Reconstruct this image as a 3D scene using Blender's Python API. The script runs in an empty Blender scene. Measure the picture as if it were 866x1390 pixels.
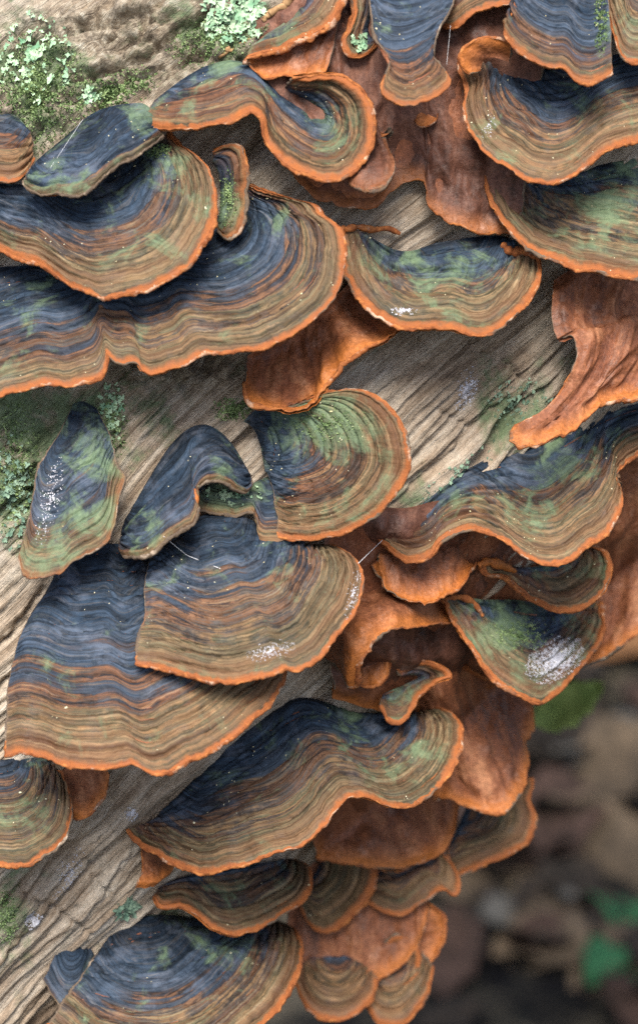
import bpy, math, random
import numpy as np
from mathutils import Vector, Matrix

# ------------------------------------------------------------------ camera, sky, sun, exposure
# one Blender unit = one centimetre; 100 "px" below = one centimetre at the log
scene = bpy.context.scene
scene.unit_settings.scale_length = 0.01
PITCH = math.radians(24)
DIST = 35.0
F = Vector((0, math.cos(PITCH), -math.sin(PITCH)))
UP = Vector((0, math.sin(PITCH), math.cos(PITCH)))
cam_d = bpy.data.cameras.new('camera')
cam = bpy.data.objects.new('camera', cam_d)
scene.collection.objects.link(cam)
cam.location = -F * DIST
cam.rotation_euler = (math.pi / 2 - PITCH, 0, 0)
cam_d.sensor_fit = 'VERTICAL'
cam_d.sensor_height = 36.0
cam_d.sensor_width = 36.0
cam_d.lens = 36.0 * DIST / 13.9
cam_d.clip_start = 0.5
cam_d.clip_end = 5000
cam_d.dof.use_dof = True
cam_d.dof.focus_distance = DIST + 0.2
cam_d.dof.aperture_fstop = 0.22
scene.camera = cam

SUN_EL, SUN_AZ = math.radians(57), math.radians(-4)      # azimuth from behind the camera, to its left
world = bpy.data.worlds.new('World')
scene.world = world
world.use_nodes = True
wn = world.node_tree
sky = wn.nodes.new('ShaderNodeTexSky')
sky.sky_type = 'NISHITA'
sky.sun_disc = False
sky.sun_elevation = SUN_EL
sky.sun_rotation = math.radians(180) - SUN_AZ
sky.dust_density = 3.0
sky.ozone_density = 1.0
wn.links.new(sky.outputs[0], wn.nodes['Background'].inputs[0])
wn.nodes['Background'].inputs[1].default_value = 0.105
sun_d = bpy.data.lights.new('sun', 'SUN')
sun_d.energy = 3.2
sun_d.angle = math.radians(28)
sun_d.color = (1.0, 0.95, 0.87)
sun = bpy.data.objects.new('sun', sun_d)
scene.collection.objects.link(sun)
sd = Vector((math.sin(SUN_AZ) * math.cos(SUN_EL), -math.cos(SUN_AZ) * math.cos(SUN_EL), math.sin(SUN_EL)))
sun.rotation_euler = sd.to_track_quat('Z', 'Y').to_euler()
scene.view_settings.view_transform = 'Standard'
scene.view_settings.look = 'None'
scene.view_settings.exposure = 1.15
scene.view_settings.gamma = 1.0
scene.view_settings.use_curve_mapping = False
scene.cycles.max_bounces = 4
scene.cycles.use_denoising = False

rng = np.random.default_rng(7)
random.seed(7)
FA, UA, RA = np.array(F), np.array(UP), np.array((1.0, 0, 0))
DP = DIST * 100
COL = scene.collection.objects


# ------------------------------------------------------------------ numeric helpers
def metric(px, py, dep):
    k = 1 + dep / DP
    return (px - 433.0) * k, (py - 695.0) * k


def to_world(X, Y, dep):
    X, Y, dep = np.asarray(X, float), np.asarray(Y, float), np.asarray(dep, float)
    return (X[..., None] * RA - Y[..., None] * UA + dep[..., None] * FA) * 0.01


def W(px, py, dep):
    px, py, dep = np.broadcast_arrays(np.asarray(px, float), np.asarray(py, float), np.asarray(dep, float))
    X, Y = metric(px, py, dep)
    return to_world(X, Y, dep)


def _hash(ix, iy, seed):
    h = (ix.astype(np.int64) * 374761393 + iy.astype(np.int64) * 668265263 + seed * 974711) & 0xFFFFFFFF
    h = ((h ^ (h >> 13)) * 1274126177) & 0xFFFFFFFF
    h = ((h ^ (h >> 16)) * 2246822519) & 0xFFFFFFFF
    return ((h ^ (h >> 15)) & 0xFFFF) / 65535.0


def vnoise(x, y, seed=0):
    x, y = np.broadcast_arrays(np.asarray(x, float), np.asarray(y, float))
    ix, iy = np.floor(x), np.floor(y)
    fx, fy = x - ix, y - iy
    fx, fy = fx * fx * (3 - 2 * fx), fy * fy * (3 - 2 * fy)
    a, b = _hash(ix, iy, seed), _hash(ix + 1, iy, seed)
    c, d = _hash(ix, iy + 1, seed), _hash(ix + 1, iy + 1, seed)
    return (a * (1 - fx) + b * fx) * (1 - fy) + (c * (1 - fx) + d * fx) * fy


def fbm(x, y, seed=0, octv=4, gain=0.5):
    s, a, t = 0, 1.0, 0
    for i in range(octv):
        s = s + a * (vnoise(x * 2 ** i, y * 2 ** i, seed + i * 17) - 0.5)
        t += a
        a *= gain
    return s / t * 2


def smooth(a, b, x):
    t = np.clip((x - a) / (b - a), 0, 1)
    return t * t * (3 - 2 * t)


def spline(pts, n, knots=None):
    """Catmull-Rom through pts, n samples evenly spaced (or at the given knot fractions)"""
    P = np.array(pts, float)
    if len(P) == 1:
        return np.repeat(P, n, 0)
    E = np.vstack([2 * P[0] - P[1], P, 2 * P[-1] - P[-2]])
    out = []
    for i in range(len(P) - 1):
        t = np.linspace(0, 1, 16, endpoint=False)[:, None]
        p0, p1, p2, p3 = E[i], E[i + 1], E[i + 2], E[i + 3]
        out.append(0.5 * (2 * p1 + (p2 - p0) * t + (2 * p0 - 5 * p1 + 4 * p2 - p3) * t ** 2 + (3 * p1 - p0 - 3 * p2 + p3) * t ** 3))
    Q = np.vstack(out + [P[-1:]])
    if knots is None:
        s = np.concatenate([[0], np.cumsum(np.linalg.norm(np.diff(Q, axis=0), axis=1))])
        s /= s[-1]
    else:
        k = np.asarray(knots)
        s = np.concatenate([k[i] + (k[i + 1] - k[i]) * np.arange(16) / 16 for i in range(len(P) - 1)] + [[1.0]])
    u = np.linspace(0, 1, n)
    return np.stack([np.interp(u, s, Q[:, j]) for j in range(2)], 1)


def arc_knots(pts):
    P = np.array(pts, float)
    s = np.concatenate([[0], np.cumsum(np.linalg.norm(np.diff(P, axis=0), axis=1))])
    return s / s[-1]


def blur1(a, w):
    w = max(1, int(w))
    k = np.hanning(2 * w + 3)
    k /= k.sum()
    return np.convolve(np.pad(a, w + 1, mode='edge'), k, mode='valid')


# the log as a cylinder in camera-aligned metric px: t runs along the grain, s across it
LA = math.radians(43)
CA, SA = math.cos(LA), math.sin(LA)
LR, LS, LE = 870.0, -450.0, 2.5      # LE > 2: a flattened front


def log_depth(px, py):
    px, py = np.asarray(px, float), np.asarray(py, float)
    dep = np.zeros(np.broadcast(px, py).shape)
    for _ in range(4):
        X, Y = metric(px, py, dep)
        q = np.clip((X * SA + Y * CA - LS) / LR, -0.97, 0.97)
        dep = LR - LR * (1 - np.abs(q) ** LE) ** (1 / LE)
    return dep


# ------------------------------------------------------------------ mesh helpers
def mesh_from(name, V, faces, mat, attrs=None, smooth_shade=True):
    me = bpy.data.meshes.new(name)
    V = np.ascontiguousarray(V, dtype=np.float32)
    if isinstance(faces, np.ndarray):
        nf, k = faces.shape
        me.vertices.add(len(V))
        me.vertices.foreach_set('co', V.ravel())
        me.loops.add(nf * k)
        me.loops.foreach_set('vertex_index', np.ascontiguousarray(faces, dtype=np.int32).ravel())
        me.polygons.add(nf)
        me.polygons.foreach_set('loop_start', np.arange(0, nf * k, k, dtype=np.int32))
        me.update(calc_edges=True)
    else:
        me.from_pydata([tuple(v) for v in V], [], faces)
    me.validate()
    if smooth_shade:
        me.polygons.foreach_set('use_smooth', np.ones(len(me.polygons), dtype=bool))
    for k_, a in (attrs or {}).items():
        at = me.attributes.new(k_, 'FLOAT', 'POINT')
        at.data.foreach_set('value', np.ascontiguousarray(a, dtype=np.float32).ravel())
    if mat:
        me.materials.append(mat)
    return me


def link(name, me, parent=None, loc=None):
    o = bpy.data.objects.new(name, me)
    COL.link(o)
    if parent is not None:
        o.parent = parent
    if loc is not None:
        o.location = loc
    return o


def tag(o, label=None, cat=None, group=None, kind=None):
    for k, v in (('label', label), ('category', cat), ('group', group), ('kind', kind)):
        if v:
            o[k] = v
    return o


def grid_faces(nv, nu, flip=False):
    i, j = np.meshgrid(np.arange(nv - 1), np.arange(nu - 1), indexing='ij')
    a = (i * nu + j).ravel()
    f = np.stack([a, a + 1, a + nu + 1, a + nu], 1)
    return f[:, ::-1] if flip else f


def tube_mesh(name, P, r, mat, nseg=8, attrs=None):
    P = np.asarray(P, float)
    r = np.broadcast_to(np.asarray(r, float), (len(P),))
    T = np.gradient(P, axis=0)
    T /= np.linalg.norm(T, axis=1)[:, None] + 1e-9
    A = np.cross(T, np.array((0.31, 0.52, 0.79)))
    A /= np.linalg.norm(A, axis=1)[:, None] + 1e-9
    B = np.cross(T, A)
    ph = np.linspace(0, 2 * np.pi, nseg, endpoint=False)
    V = P[:, None] + r[:, None, None] * (np.cos(ph)[None, :, None] * A[:, None] + np.sin(ph)[None, :, None] * B[:, None])
    n = len(P)
    fs = []
    for i in range(n - 1):
        for j in range(nseg):
            k = (j + 1) % nseg
            fs.append((i * nseg + j, i * nseg + k, (i + 1) * nseg + k, (i + 1) * nseg + j))
    fs += [tuple(range(nseg))[::-1], tuple(range((n - 1) * nseg, n * nseg))]
    return mesh_from(name, V.reshape(-1, 3), fs, mat)


# ------------------------------------------------------------------ materials
class Nodes:
    def __init__(s, name, rough=0.8, spec=0.3):
        s.m = bpy.data.materials.new(name)
        s.m.use_nodes = True
        s.t = s.m.node_tree
        s.b = s.t.nodes['Principled BSDF']
        s.b.inputs['Roughness'].default_value = rough
        s.b.inputs['Specular IOR Level'].default_value = spec

    def put(s, sock, v):
        if v is None:
            return
        if hasattr(v, 'node'):
            s.t.links.new(v, sock)
        else:
            if sock.type == 'RGBA' and len(v) == 3:
                v = (*v, 1)
            sock.default_value = v

    def n(s, typ, **kw):
        nd = s.t.nodes.new(typ)
        for k, v in kw.items():
            setattr(nd, k, v)
        return nd

    def attr(s, name):
        return s.n('ShaderNodeAttribute', attribute_name=name).outputs['Fac']

    def math(s, op, a, b=None, c=None, clamp=False):
        nd = s.n('ShaderNodeMath', operation=op, use_clamp=clamp)
        for i, v in enumerate((a, b, c)):
            s.put(nd.inputs[i], v)
        return nd.outputs[0]

    def xyz(s, x, y, z):
        nd = s.n('ShaderNodeCombineXYZ')
        for i, v in enumerate((x, y, z)):
            s.put(nd.inputs[i], v)
        return nd.outputs[0]

    def pos(s):
        return s.n('ShaderNodeNewGeometry').outputs['Position']

    def rnd(s):
        return s.n('ShaderNodeObjectInfo').outputs['Random']

    def noise(s, vec, scale, detail=3, rough=0.55, dist=0.0):
        nd = s.n('ShaderNodeTexNoise')
        s.put(nd.inputs['Vector'], vec)
        nd.inputs['Scale'].default_value = scale
        nd.inputs['Detail'].default_value = detail
        nd.inputs['Roughness'].default_value = rough
        nd.inputs['Distortion'].default_value = dist
        return nd.outputs['Fac']

    def rng(s, v, a, b, lo=0.0, hi=1.0):
        nd = s.n('ShaderNodeMapRange', interpolation_type='SMOOTHSTEP')
        s.put(nd.inputs[0], v)
        for i, x in enumerate((a, b, lo, hi)):
            s.put(nd.inputs[i + 1], x)
        return nd.outputs[0]

    def ramp(s, v, stops):
        nd = s.n('ShaderNodeValToRGB')
        e = nd.color_ramp.elements
        while len(e) < len(stops):
            e.new(0.5)
        for i, (p, c) in enumerate(stops):
            e[i].position = p
            e[i].color = (*c, 1)
        s.put(nd.inputs[0], v)
        return nd.outputs[0]

    def mix(s, f, a, b, mode='MIX'):
        nd = s.n('ShaderNodeMix', data_type='RGBA', blend_type=mode)
        s.put(nd.inputs[0], f)
        s.put(nd.inputs[6], a)
        s.put(nd.inputs[7], b)
        return nd.outputs[2]

    def bump(s, h, strength=0.5, dist=0.02, nrm=None):
        nd = s.n('ShaderNodeBump')
        nd.inputs['Strength'].default_value = strength
        nd.inputs['Distance'].default_value = dist
        s.put(nd.inputs['Height'], h)
        if nrm is not None:
            s.put(nd.inputs['Normal'], nrm)
        return nd.outputs[0]

    def done(s, col=None, nrm=None, rough=None):
        s.put(s.b.inputs['Base Color'], col)
        s.put(s.b.inputs['Normal'], nrm)
        s.put(s.b.inputs['Roughness'], rough)
        return s.m


def cap_material(name='cap_zoned'):
    s = Nodes(name, 0.7, 0.2)
    age, uu, dd, green = s.attr('age'), s.attr('arc'), s.attr('mdist'), s.attr('green')
    r = s.math('MULTIPLY', s.rnd(), 37.0)
    p = s.pos()
    bsc = s.math('MULTIPLY_ADD', s.math('FRACT', s.math('MULTIPLY', s.rnd(), 7.3)), 2.6, 2.2)
    band = s.noise(s.xyz(s.math('MULTIPLY', uu, 0.16), s.math('MULTIPLY', dd, bsc), r), 1.0, 4, 0.62, 0.15)
    fine = s.noise(s.xyz(s.math('MULTIPLY', uu, 0.5), s.math('MULTIPLY', dd, 17.0), r), 1.0, 4, 0.65, 0.1)
    blot = s.noise(p, 0.9, 4, 0.6)
    mott = s.noise(p, 7.0, 5, 0.7)
    t = s.math('ADD', age, s.math('MULTIPLY', s.math('SUBTRACT', band, 0.5), 0.92))
    t = s.math('ADD', t, s.math('MULTIPLY', s.math('SUBTRACT', fine, 0.5), 0.40))
    t = s.math('ADD', t, s.math('MULTIPLY', s.math('SUBTRACT', blot, 0.5), 0.30))
    t = s.math('ADD', t, s.math('MULTIPLY', s.math('SUBTRACT', mott, 0.5), 0.14))
    col = s.ramp(t, [(0.0, (0.009, 0.015, 0.025)), (0.28, (0.017, 0.030, 0.050)), (0.45, (0.038, 0.054, 0.080)),
                     (0.53, (0.034, 0.027, 0.028)), (0.59, (0.125, 0.062, 0.034)), (0.65, (0.046, 0.042, 0.042)), (0.72, (0.150, 0.088, 0.046)),
                     (0.77, (0.060, 0.057, 0.036)), (0.84, (0.150, 0.100, 0.056)), (0.90, (0.078, 0.068, 0.042)), (0.95, (0.155, 0.102, 0.057)), (1.0, (0.110, 0.072, 0.040))])
    # narrow dark and pale growth lines that follow the rim
    ln1 = s.noise(s.xyz(s.math('MULTIPLY', uu, 0.22), s.math('MULTIPLY', dd, 11.0), s.math('ADD', r, 5.0)), 1.0, 2, 0.5, 0.05)
    k1 = s.rng(s.math('ABSOLUTE', s.math('SUBTRACT', ln1, 0.49)), 0.006, 0.034)
    k2 = s.rng(s.math('ABSOLUTE', s.math('SUBTRACT', ln1, 0.60)), 0.024, 0.004)
    col = s.mix(s.math('MULTIPLY', k2, s.rng(t, 0.35, 0.75, 0.10, 0.38)), col, (0.25, 0.190, 0.118))
    kk = s.rng(k1, 0.0, 1.0, 0.50, 1.0)
    col = s.mix(1.0, col, s.xyz(kk, kk, kk), 'MULTIPLY')
    tint = s.ramp(s.rnd(), [(0.0, (1.10, 0.90, 0.78)), (0.5, (1.0, 1.0, 0.95)), (1.0, (0.95, 0.98, 0.95))])
    col = s.mix(s.rng(t, 0.5, 0.6), col, s.mix(1.0, col, tint, 'MULTIPLY'))
    # thin dark and pale growth lines
    v = s.rng(fine, 0.34, 0.64, 0.60, 1.32)
    col = s.mix(1.0, col, s.xyz(v, v, v), 'MULTIPLY')
    m2 = s.rng(mott, 0.3, 0.7, 0.72, 1.28)
    col = s.mix(1.0, col, s.xyz(m2, m2, m2), 'MULTIPLY')
    # greyish bloom on the old zone
    bloom = s.math('MULTIPLY', s.rng(s.noise(p, 2.3, 5, 0.65), 0.50, 0.72), s.rng(t, 0.45, 0.6, 0.26, 0.06))
    col = s.mix(bloom, col, (0.20, 0.23, 0.30))
    # algae
    gm = s.noise(p, 1.9, 5, 0.68, 0.6)
    ga = s.math('MULTIPLY', s.rng(s.math('ADD', gm, s.math('MULTIPLY_ADD', green, 0.28, 0.010)), 0.60, 0.80), 0.75)
    gcol = s.mix(s.noise(p, 11.0, 3), (0.045, 0.080, 0.046), (0.21, 0.29, 0.16))
    col = s.mix(ga, col, gcol)
    # browner young zone behind the edge
    yz = s.math('MULTIPLY', s.rng(dd, 0.55, 0.06), s.rng(s.noise(s.xyz(s.math('MULTIPLY', uu, 0.5), s.math('MULTIPLY', dd, 9.0), r), 1.0, 3, 0.6), 0.38, 0.62))
    col = s.mix(s.math('MULTIPLY', yz, s.math('MULTIPLY', s.attr('rimtone'), 0.55)), col, (0.130, 0.055, 0.026))
    # rust edge
    od = s.math('ADD', dd, s.math('MULTIPLY', s.math('SUBTRACT', s.noise(p, 9.0, 3), 0.5), 0.10))
    of = s.math('MULTIPLY', s.rng(od, s.rng(s.noise(p, 0.9, 2), 0.3, 0.7, 0.03, 0.13), 0.02), s.attr('rimtone'))
    col = s.mix(of, col, s.mix(mott, (0.14, 0.040, 0.014), (0.38, 0.125, 0.035)))
    # paired relief: concentric lines, then felt
    fib = s.noise(s.xyz(s.math('MULTIPLY', uu, 26.0), s.math('MULTIPLY', dd, 5.0), r), 1.0, 2, 0.5)
    h = s.math('ADD', s.math('MULTIPLY', fine, 1.2), s.math('ADD', s.math('MULTIPLY', mott, 0.6), s.math('MULTIPLY', fib, 0.35)))
    nrm = s.bump(h, 0.55, 0.035)
    nrm = s.bump(s.noise(p, 38.0, 3), 0.3, 0.012, nrm)
    rough = s.rng(mott, 0.3, 0.7, 0.52, 0.85)
    return s.done(col, nrm, rough)


def rim_material():
    s = Nodes('rim_rust', 0.85, 0.2)
    p = s.pos()
    a = s.noise(p, 8.0, 4, 0.65)
    col = s.ramp(a, [(0.25, (0.11, 0.030, 0.011)), (0.5, (0.24, 0.078, 0.025)), (0.75, (0.48, 0.185, 0.055))])
    dk = s.mix(a, (0.05, 0.045, 0.045), (0.18, 0.12, 0.07))
    f = s.rng(s.math('ADD', s.attr('rimtone'), s.math('MULTIPLY', s.math('SUBTRACT', a, 0.5), 0.5)), 0.25, 0.6)
    col = s.mix(f, dk, col)
    pale = s.rng(s.noise(p, 3.1, 5, 0.7), 0.54, 0.70)
    col = s.mix(s.math('MULTIPLY', pale, 0.55), col, (0.62, 0.50, 0.38))
    nrm = s.bump(s.noise(p, 30.0, 4, 0.7), 0.7, 0.02)
    return s.done(col, nrm)


def brown_material(name, a, b, c):
    s = Nodes(name, 0.75, 0.3)
    p = s.pos()
    uu, dd = s.attr('arc'), s.attr('mdist')
    r = s.math('MULTIPLY', s.rnd(), 31.0)
    ribs = s.noise(s.xyz(s.math('MULTIPLY', uu, 4.0), s.math('MULTIPLY', dd, 0.8), r), 1.0, 4, 0.6, 0.3)
    bl = s.noise(p, 1.3, 5, 0.65)
    mo = s.noise(p, 9.0, 4, 0.7)
    t = s.math('ADD', s.math('MULTIPLY', ribs, 0.45), s.math('ADD', s.math('MULTIPLY', bl, 0.4), s.math('MULTIPLY', mo, 0.25)))
    col = s.ramp(t, [(0.42, a), (0.56, b), (0.69, c)])
    of = s.math('MULTIPLY', s.rng(s.math('ADD', dd, s.math('MULTIPLY', s.math('SUBTRACT', bl, 0.5), 0.3)), 0.30, 0.0), s.attr('rimtone'))
    col = s.mix(s.math('MULTIPLY', of, 0.8), col, (0.40, 0.128, 0.026))
    pq = s.rng(s.noise(p, 16.0, 4, 0.75), 0.32, 0.68, 0.75, 1.22)
    col = s.mix(1.0, col, s.xyz(pq, pq, pq), 'MULTIPLY')
    dust = s.rng(s.noise(p, 4.0, 6, 0.7), 0.55, 0.76)
    col = s.mix(s.math('MULTIPLY', dust, 0.30), col, (0.34, 0.26, 0.22))
    nrm = s.bump(s.math('ADD', mo, s.math('MULTIPLY', ribs, 0.8)), 0.5, 0.05)
    nrm = s.bump(s.noise(p, 30.0, 3, 0.7), 0.35, 0.013, nrm)
    return s.done(col, nrm, s.rng(bl, 0.3, 0.7, 0.42, 0.75))


def wood_material():
    s = Nodes('weathered_wood', 0.9, 0.15)
    p = s.pos()
    tt, ss = s.attr('grain_t'), s.attr('grain_s')
    g1 = s.noise(s.xyz(s.math('MULTIPLY', tt, 0.45), s.math('MULTIPLY', ss, 7.0), 0.0), 1.0, 5, 0.65, 0.5)
    g2 = s.noise(s.xyz(s.math('MULTIPLY', tt, 1.2), s.math('MULTIPLY', ss, 34.0), 3.0), 1.0, 4, 0.7, 0.2)
    bl = s.noise(p, 0.55, 5, 0.6)
    mo = s.noise(p, 6.0, 5, 0.7)
    t = s.math('ADD', s.math('MULTIPLY', g1, 0.6), s.math('ADD', s.math('MULTIPLY', bl, 0.34), s.math('MULTIPLY', g2, 0.24)))
    col = s.ramp(t, [(0.37, (0.050, 0.042, 0.036)), (0.45, (0.17, 0.122, 0.085)), (0.53, (0.31, 0.238, 0.172)), (0.64, (0.44, 0.372, 0.295)), (0.78, (0.50, 0.46, 0.40))])
    m2 = s.rng(mo, 0.3, 0.7, 0.82, 1.15)
    col = s.mix(1.0, col, s.xyz(m2, m2, m2), 'MULTIPLY')
    dash = s.rng(s.noise(s.xyz(s.math('MULTIPLY', tt, 2.6), s.math('MULTIPLY', ss, 30.0), 9.0), 1.0, 3, 0.7), 0.57, 0.66)
    col = s.mix(s.math('MULTIPLY', dash, 0.4), col, (0.050, 0.038, 0.030))
    grey = s.rng(s.noise(p, 1.1, 4, 0.6), 0.45, 0.65)
    col = s.mix(s.math('MULTIPLY', grey, 0.15), col, (0.26, 0.27, 0.25))
    bk = s.ramp(s.noise(p, 4.2, 6, 0.78, 0.6), [(0.39, (0.036, 0.030, 0.024)), (0.47, (0.15, 0.118, 0.082)), (0.54, (0.29, 0.245, 0.18)), (0.66, (0.50, 0.47, 0.39))])
    col = s.mix(s.math('MULTIPLY', s.attr('bark'), 0.8), col, bk)
    ga = s.rng(s.math('ADD', s.noise(p, 1.5, 6, 0.7, 0.5), s.math('MULTIPLY', s.attr('green'), 0.34)), 0.56, 0.78)
    gcol = s.mix(s.noise(p, 13.0, 3), (0.030, 0.060, 0.030), (0.17, 0.25, 0.13))
    col = s.mix(s.math('MULTIPLY', ga, 0.85), col, gcol)
    wf = s.rng(s.noise(p, 5.0, 6, 0.75), 0.68, 0.76)
    col = s.mix(s.math('MULTIPLY', wf, 0.5), col, (0.66, 0.66, 0.68))
    h = s.math('ADD', g1, s.math('ADD', s.math('MULTIPLY', g2, 1.0), s.math('MULTIPLY', mo, 0.6)))
    nrm = s.bump(h, 0.9, 0.07)
    nrm = s.bump(s.noise(p, 30.0, 4, 0.7), 0.4, 0.02, nrm)
    return s.done(col, nrm)


def plain(name, a, b, scale=6.0, rough=0.85, spec=0.2, bump=0.4, bd=0.03, sub=0.0):
    s = Nodes(name, rough, spec)
    p = s.pos()
    n_ = s.noise(p, scale, 5, 0.65)
    if sub:
        s.b.inputs['Subsurface Weight'].default_value = sub
        s.b.inputs['Subsurface Radius'].default_value = (0.05, 0.08, 0.03)
    return s.done(s.mix(s.rng(n_, 0.3, 0.7), a, b), s.bump(n_, bump, bd))


M_CAP = cap_material()
M_RIM = rim_material()
M_UND = brown_material('hymenium_brown', (0.085, 0.030, 0.016), (0.180, 0.062, 0.028), (0.27, 0.105, 0.050))
M_WOOD = wood_material()
M_MOSS = plain('moss_green', (0.085, 0.15, 0.055), (0.32, 0.42, 0.19), 5.0)
M_LICH = plain('lichen_mint', (0.14, 0.29, 0.17), (0.46, 0.60, 0.40), 6.0)
M_LICH2 = plain('lichen_teal', (0.07, 0.14, 0.10), (0.26, 0.36, 0.26), 6.0)
M_WHITE = plain('mould_white', (0.32, 0.32, 0.36), (0.62, 0.62, 0.66), 10.0)
M_CRUMB = plain('crumb_pale', (0.42, 0.36, 0.18), (0.75, 0.72, 0.52), 12.0)
M_SILK = plain('spider_silk', (0.75, 0.77, 0.80), (0.9, 0.9, 0.92), 5.0, 0.4, 0.5)
M_TWIG = plain('twig_brown', (0.20, 0.11, 0.05), (0.42, 0.26, 0.13), 6.0)


# ------------------------------------------------------------------ ground and far floor
GZ = -44.0


def ground_hit(px, py):
    d = np.array(W(px, py, 0.0)) - np.array(cam.location)
    k = (GZ - cam.location.z) / d[2]
    return np.array(cam.location) + d * k


def build_ground():
    s = Nodes('forest_floor', 0.95, 0.1)
    p = s.pos()
    a = s.noise(p, 0.16, 6, 0.65)
    b = s.noise(p, 1.6, 5, 0.7)
    col = s.ramp(s.math('ADD', s.math('MULTIPLY', a, 0.6), s.math('MULTIPLY', b, 0.4)),
                 [(0.42, (0.004, 0.004, 0.005)), (0.49, (0.022, 0.020, 0.016)), (0.56, (0.078, 0.066, 0.047)), (0.7, (0.15, 0.125, 0.088))])  # floor tones lowered to stand in for the log's shade
    col = s.mix(s.math('MULTIPLY', s.rng(s.noise(p, 0.22, 4), 0.56, 0.68), 0.7), col, (0.022, 0.042, 0.020))
    mat = s.done(col, s.bump(b, 0.8, 0.5))
    g = np.concatenate([-np.geomspace(1500, 60, 14), np.linspace(-50, 110, 160), np.geomspace(120, 1500, 14)])
    X, Y = np.meshgrid(g, g, indexing='ij')
    Z = GZ + fbm(X / 14, Y / 14, 91, 5) * 2.6 + fbm(X / 2.2, Y / 2.2, 95, 3) * 0.5
    V = np.stack([X, Y, Z], -1).reshape(-1, 3)
    o = link('ground', mesh_from('ground', V, grid_faces(len(g), len(g), True), mat))
    tag(o, kind='structure')


build_ground()


# ------------------------------------------------------------------ the log
CRACKS = [  # transverse and lengthwise checks in the bare wood (px), depth, width
    ([(640, 468), (660, 482), (690, 496), (706, 514)], 9, 2.2), ([(596, 556), (620, 570), (640, 582)], 6, 2.0),
    ([(20, 1205), (60, 1222), (85, 1238), (120, 1262)], 8, 2.2), ([(118, 1165), (128, 1190), (146, 1206)], 7, 2.0),
    ([(96, 116), (150, 92), (200, 70), (246, 40), (280, 20)], 34, 6.0), ([(40, 60), (90, 44), (150, 30), (200, 12)], 20, 4.5), ([(170, 110), (230, 92), (280, 74)], 18, 4.0), ([(0, 940), (40, 890), (70, 850), (90, 830)], 18, 5.0),
    ([(150, 78), (180, 48), (225, 25)], 12, 4.0), ([(0, 880), (30, 846), (60, 800)], 14, 4.0),
    ([(60, 1180), (110, 1120), (150, 1080)], 9, 3.0), ([(115, 1235), (170, 1160), (225, 1085)], 9, 3.0),
    ([(10, 1290), (70, 1210), (110, 1160)], 8, 3.0), ([(480, 548), (540, 520), (600, 470)], 7, 3.0),
    ([(560, 660), (620, 600), (690, 540)], 9, 3.5), ([(560, 470), (600, 440)], 8, 3.0), ([(150, 600), (190, 560), (230, 530)], 14, 4.0)]


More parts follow.
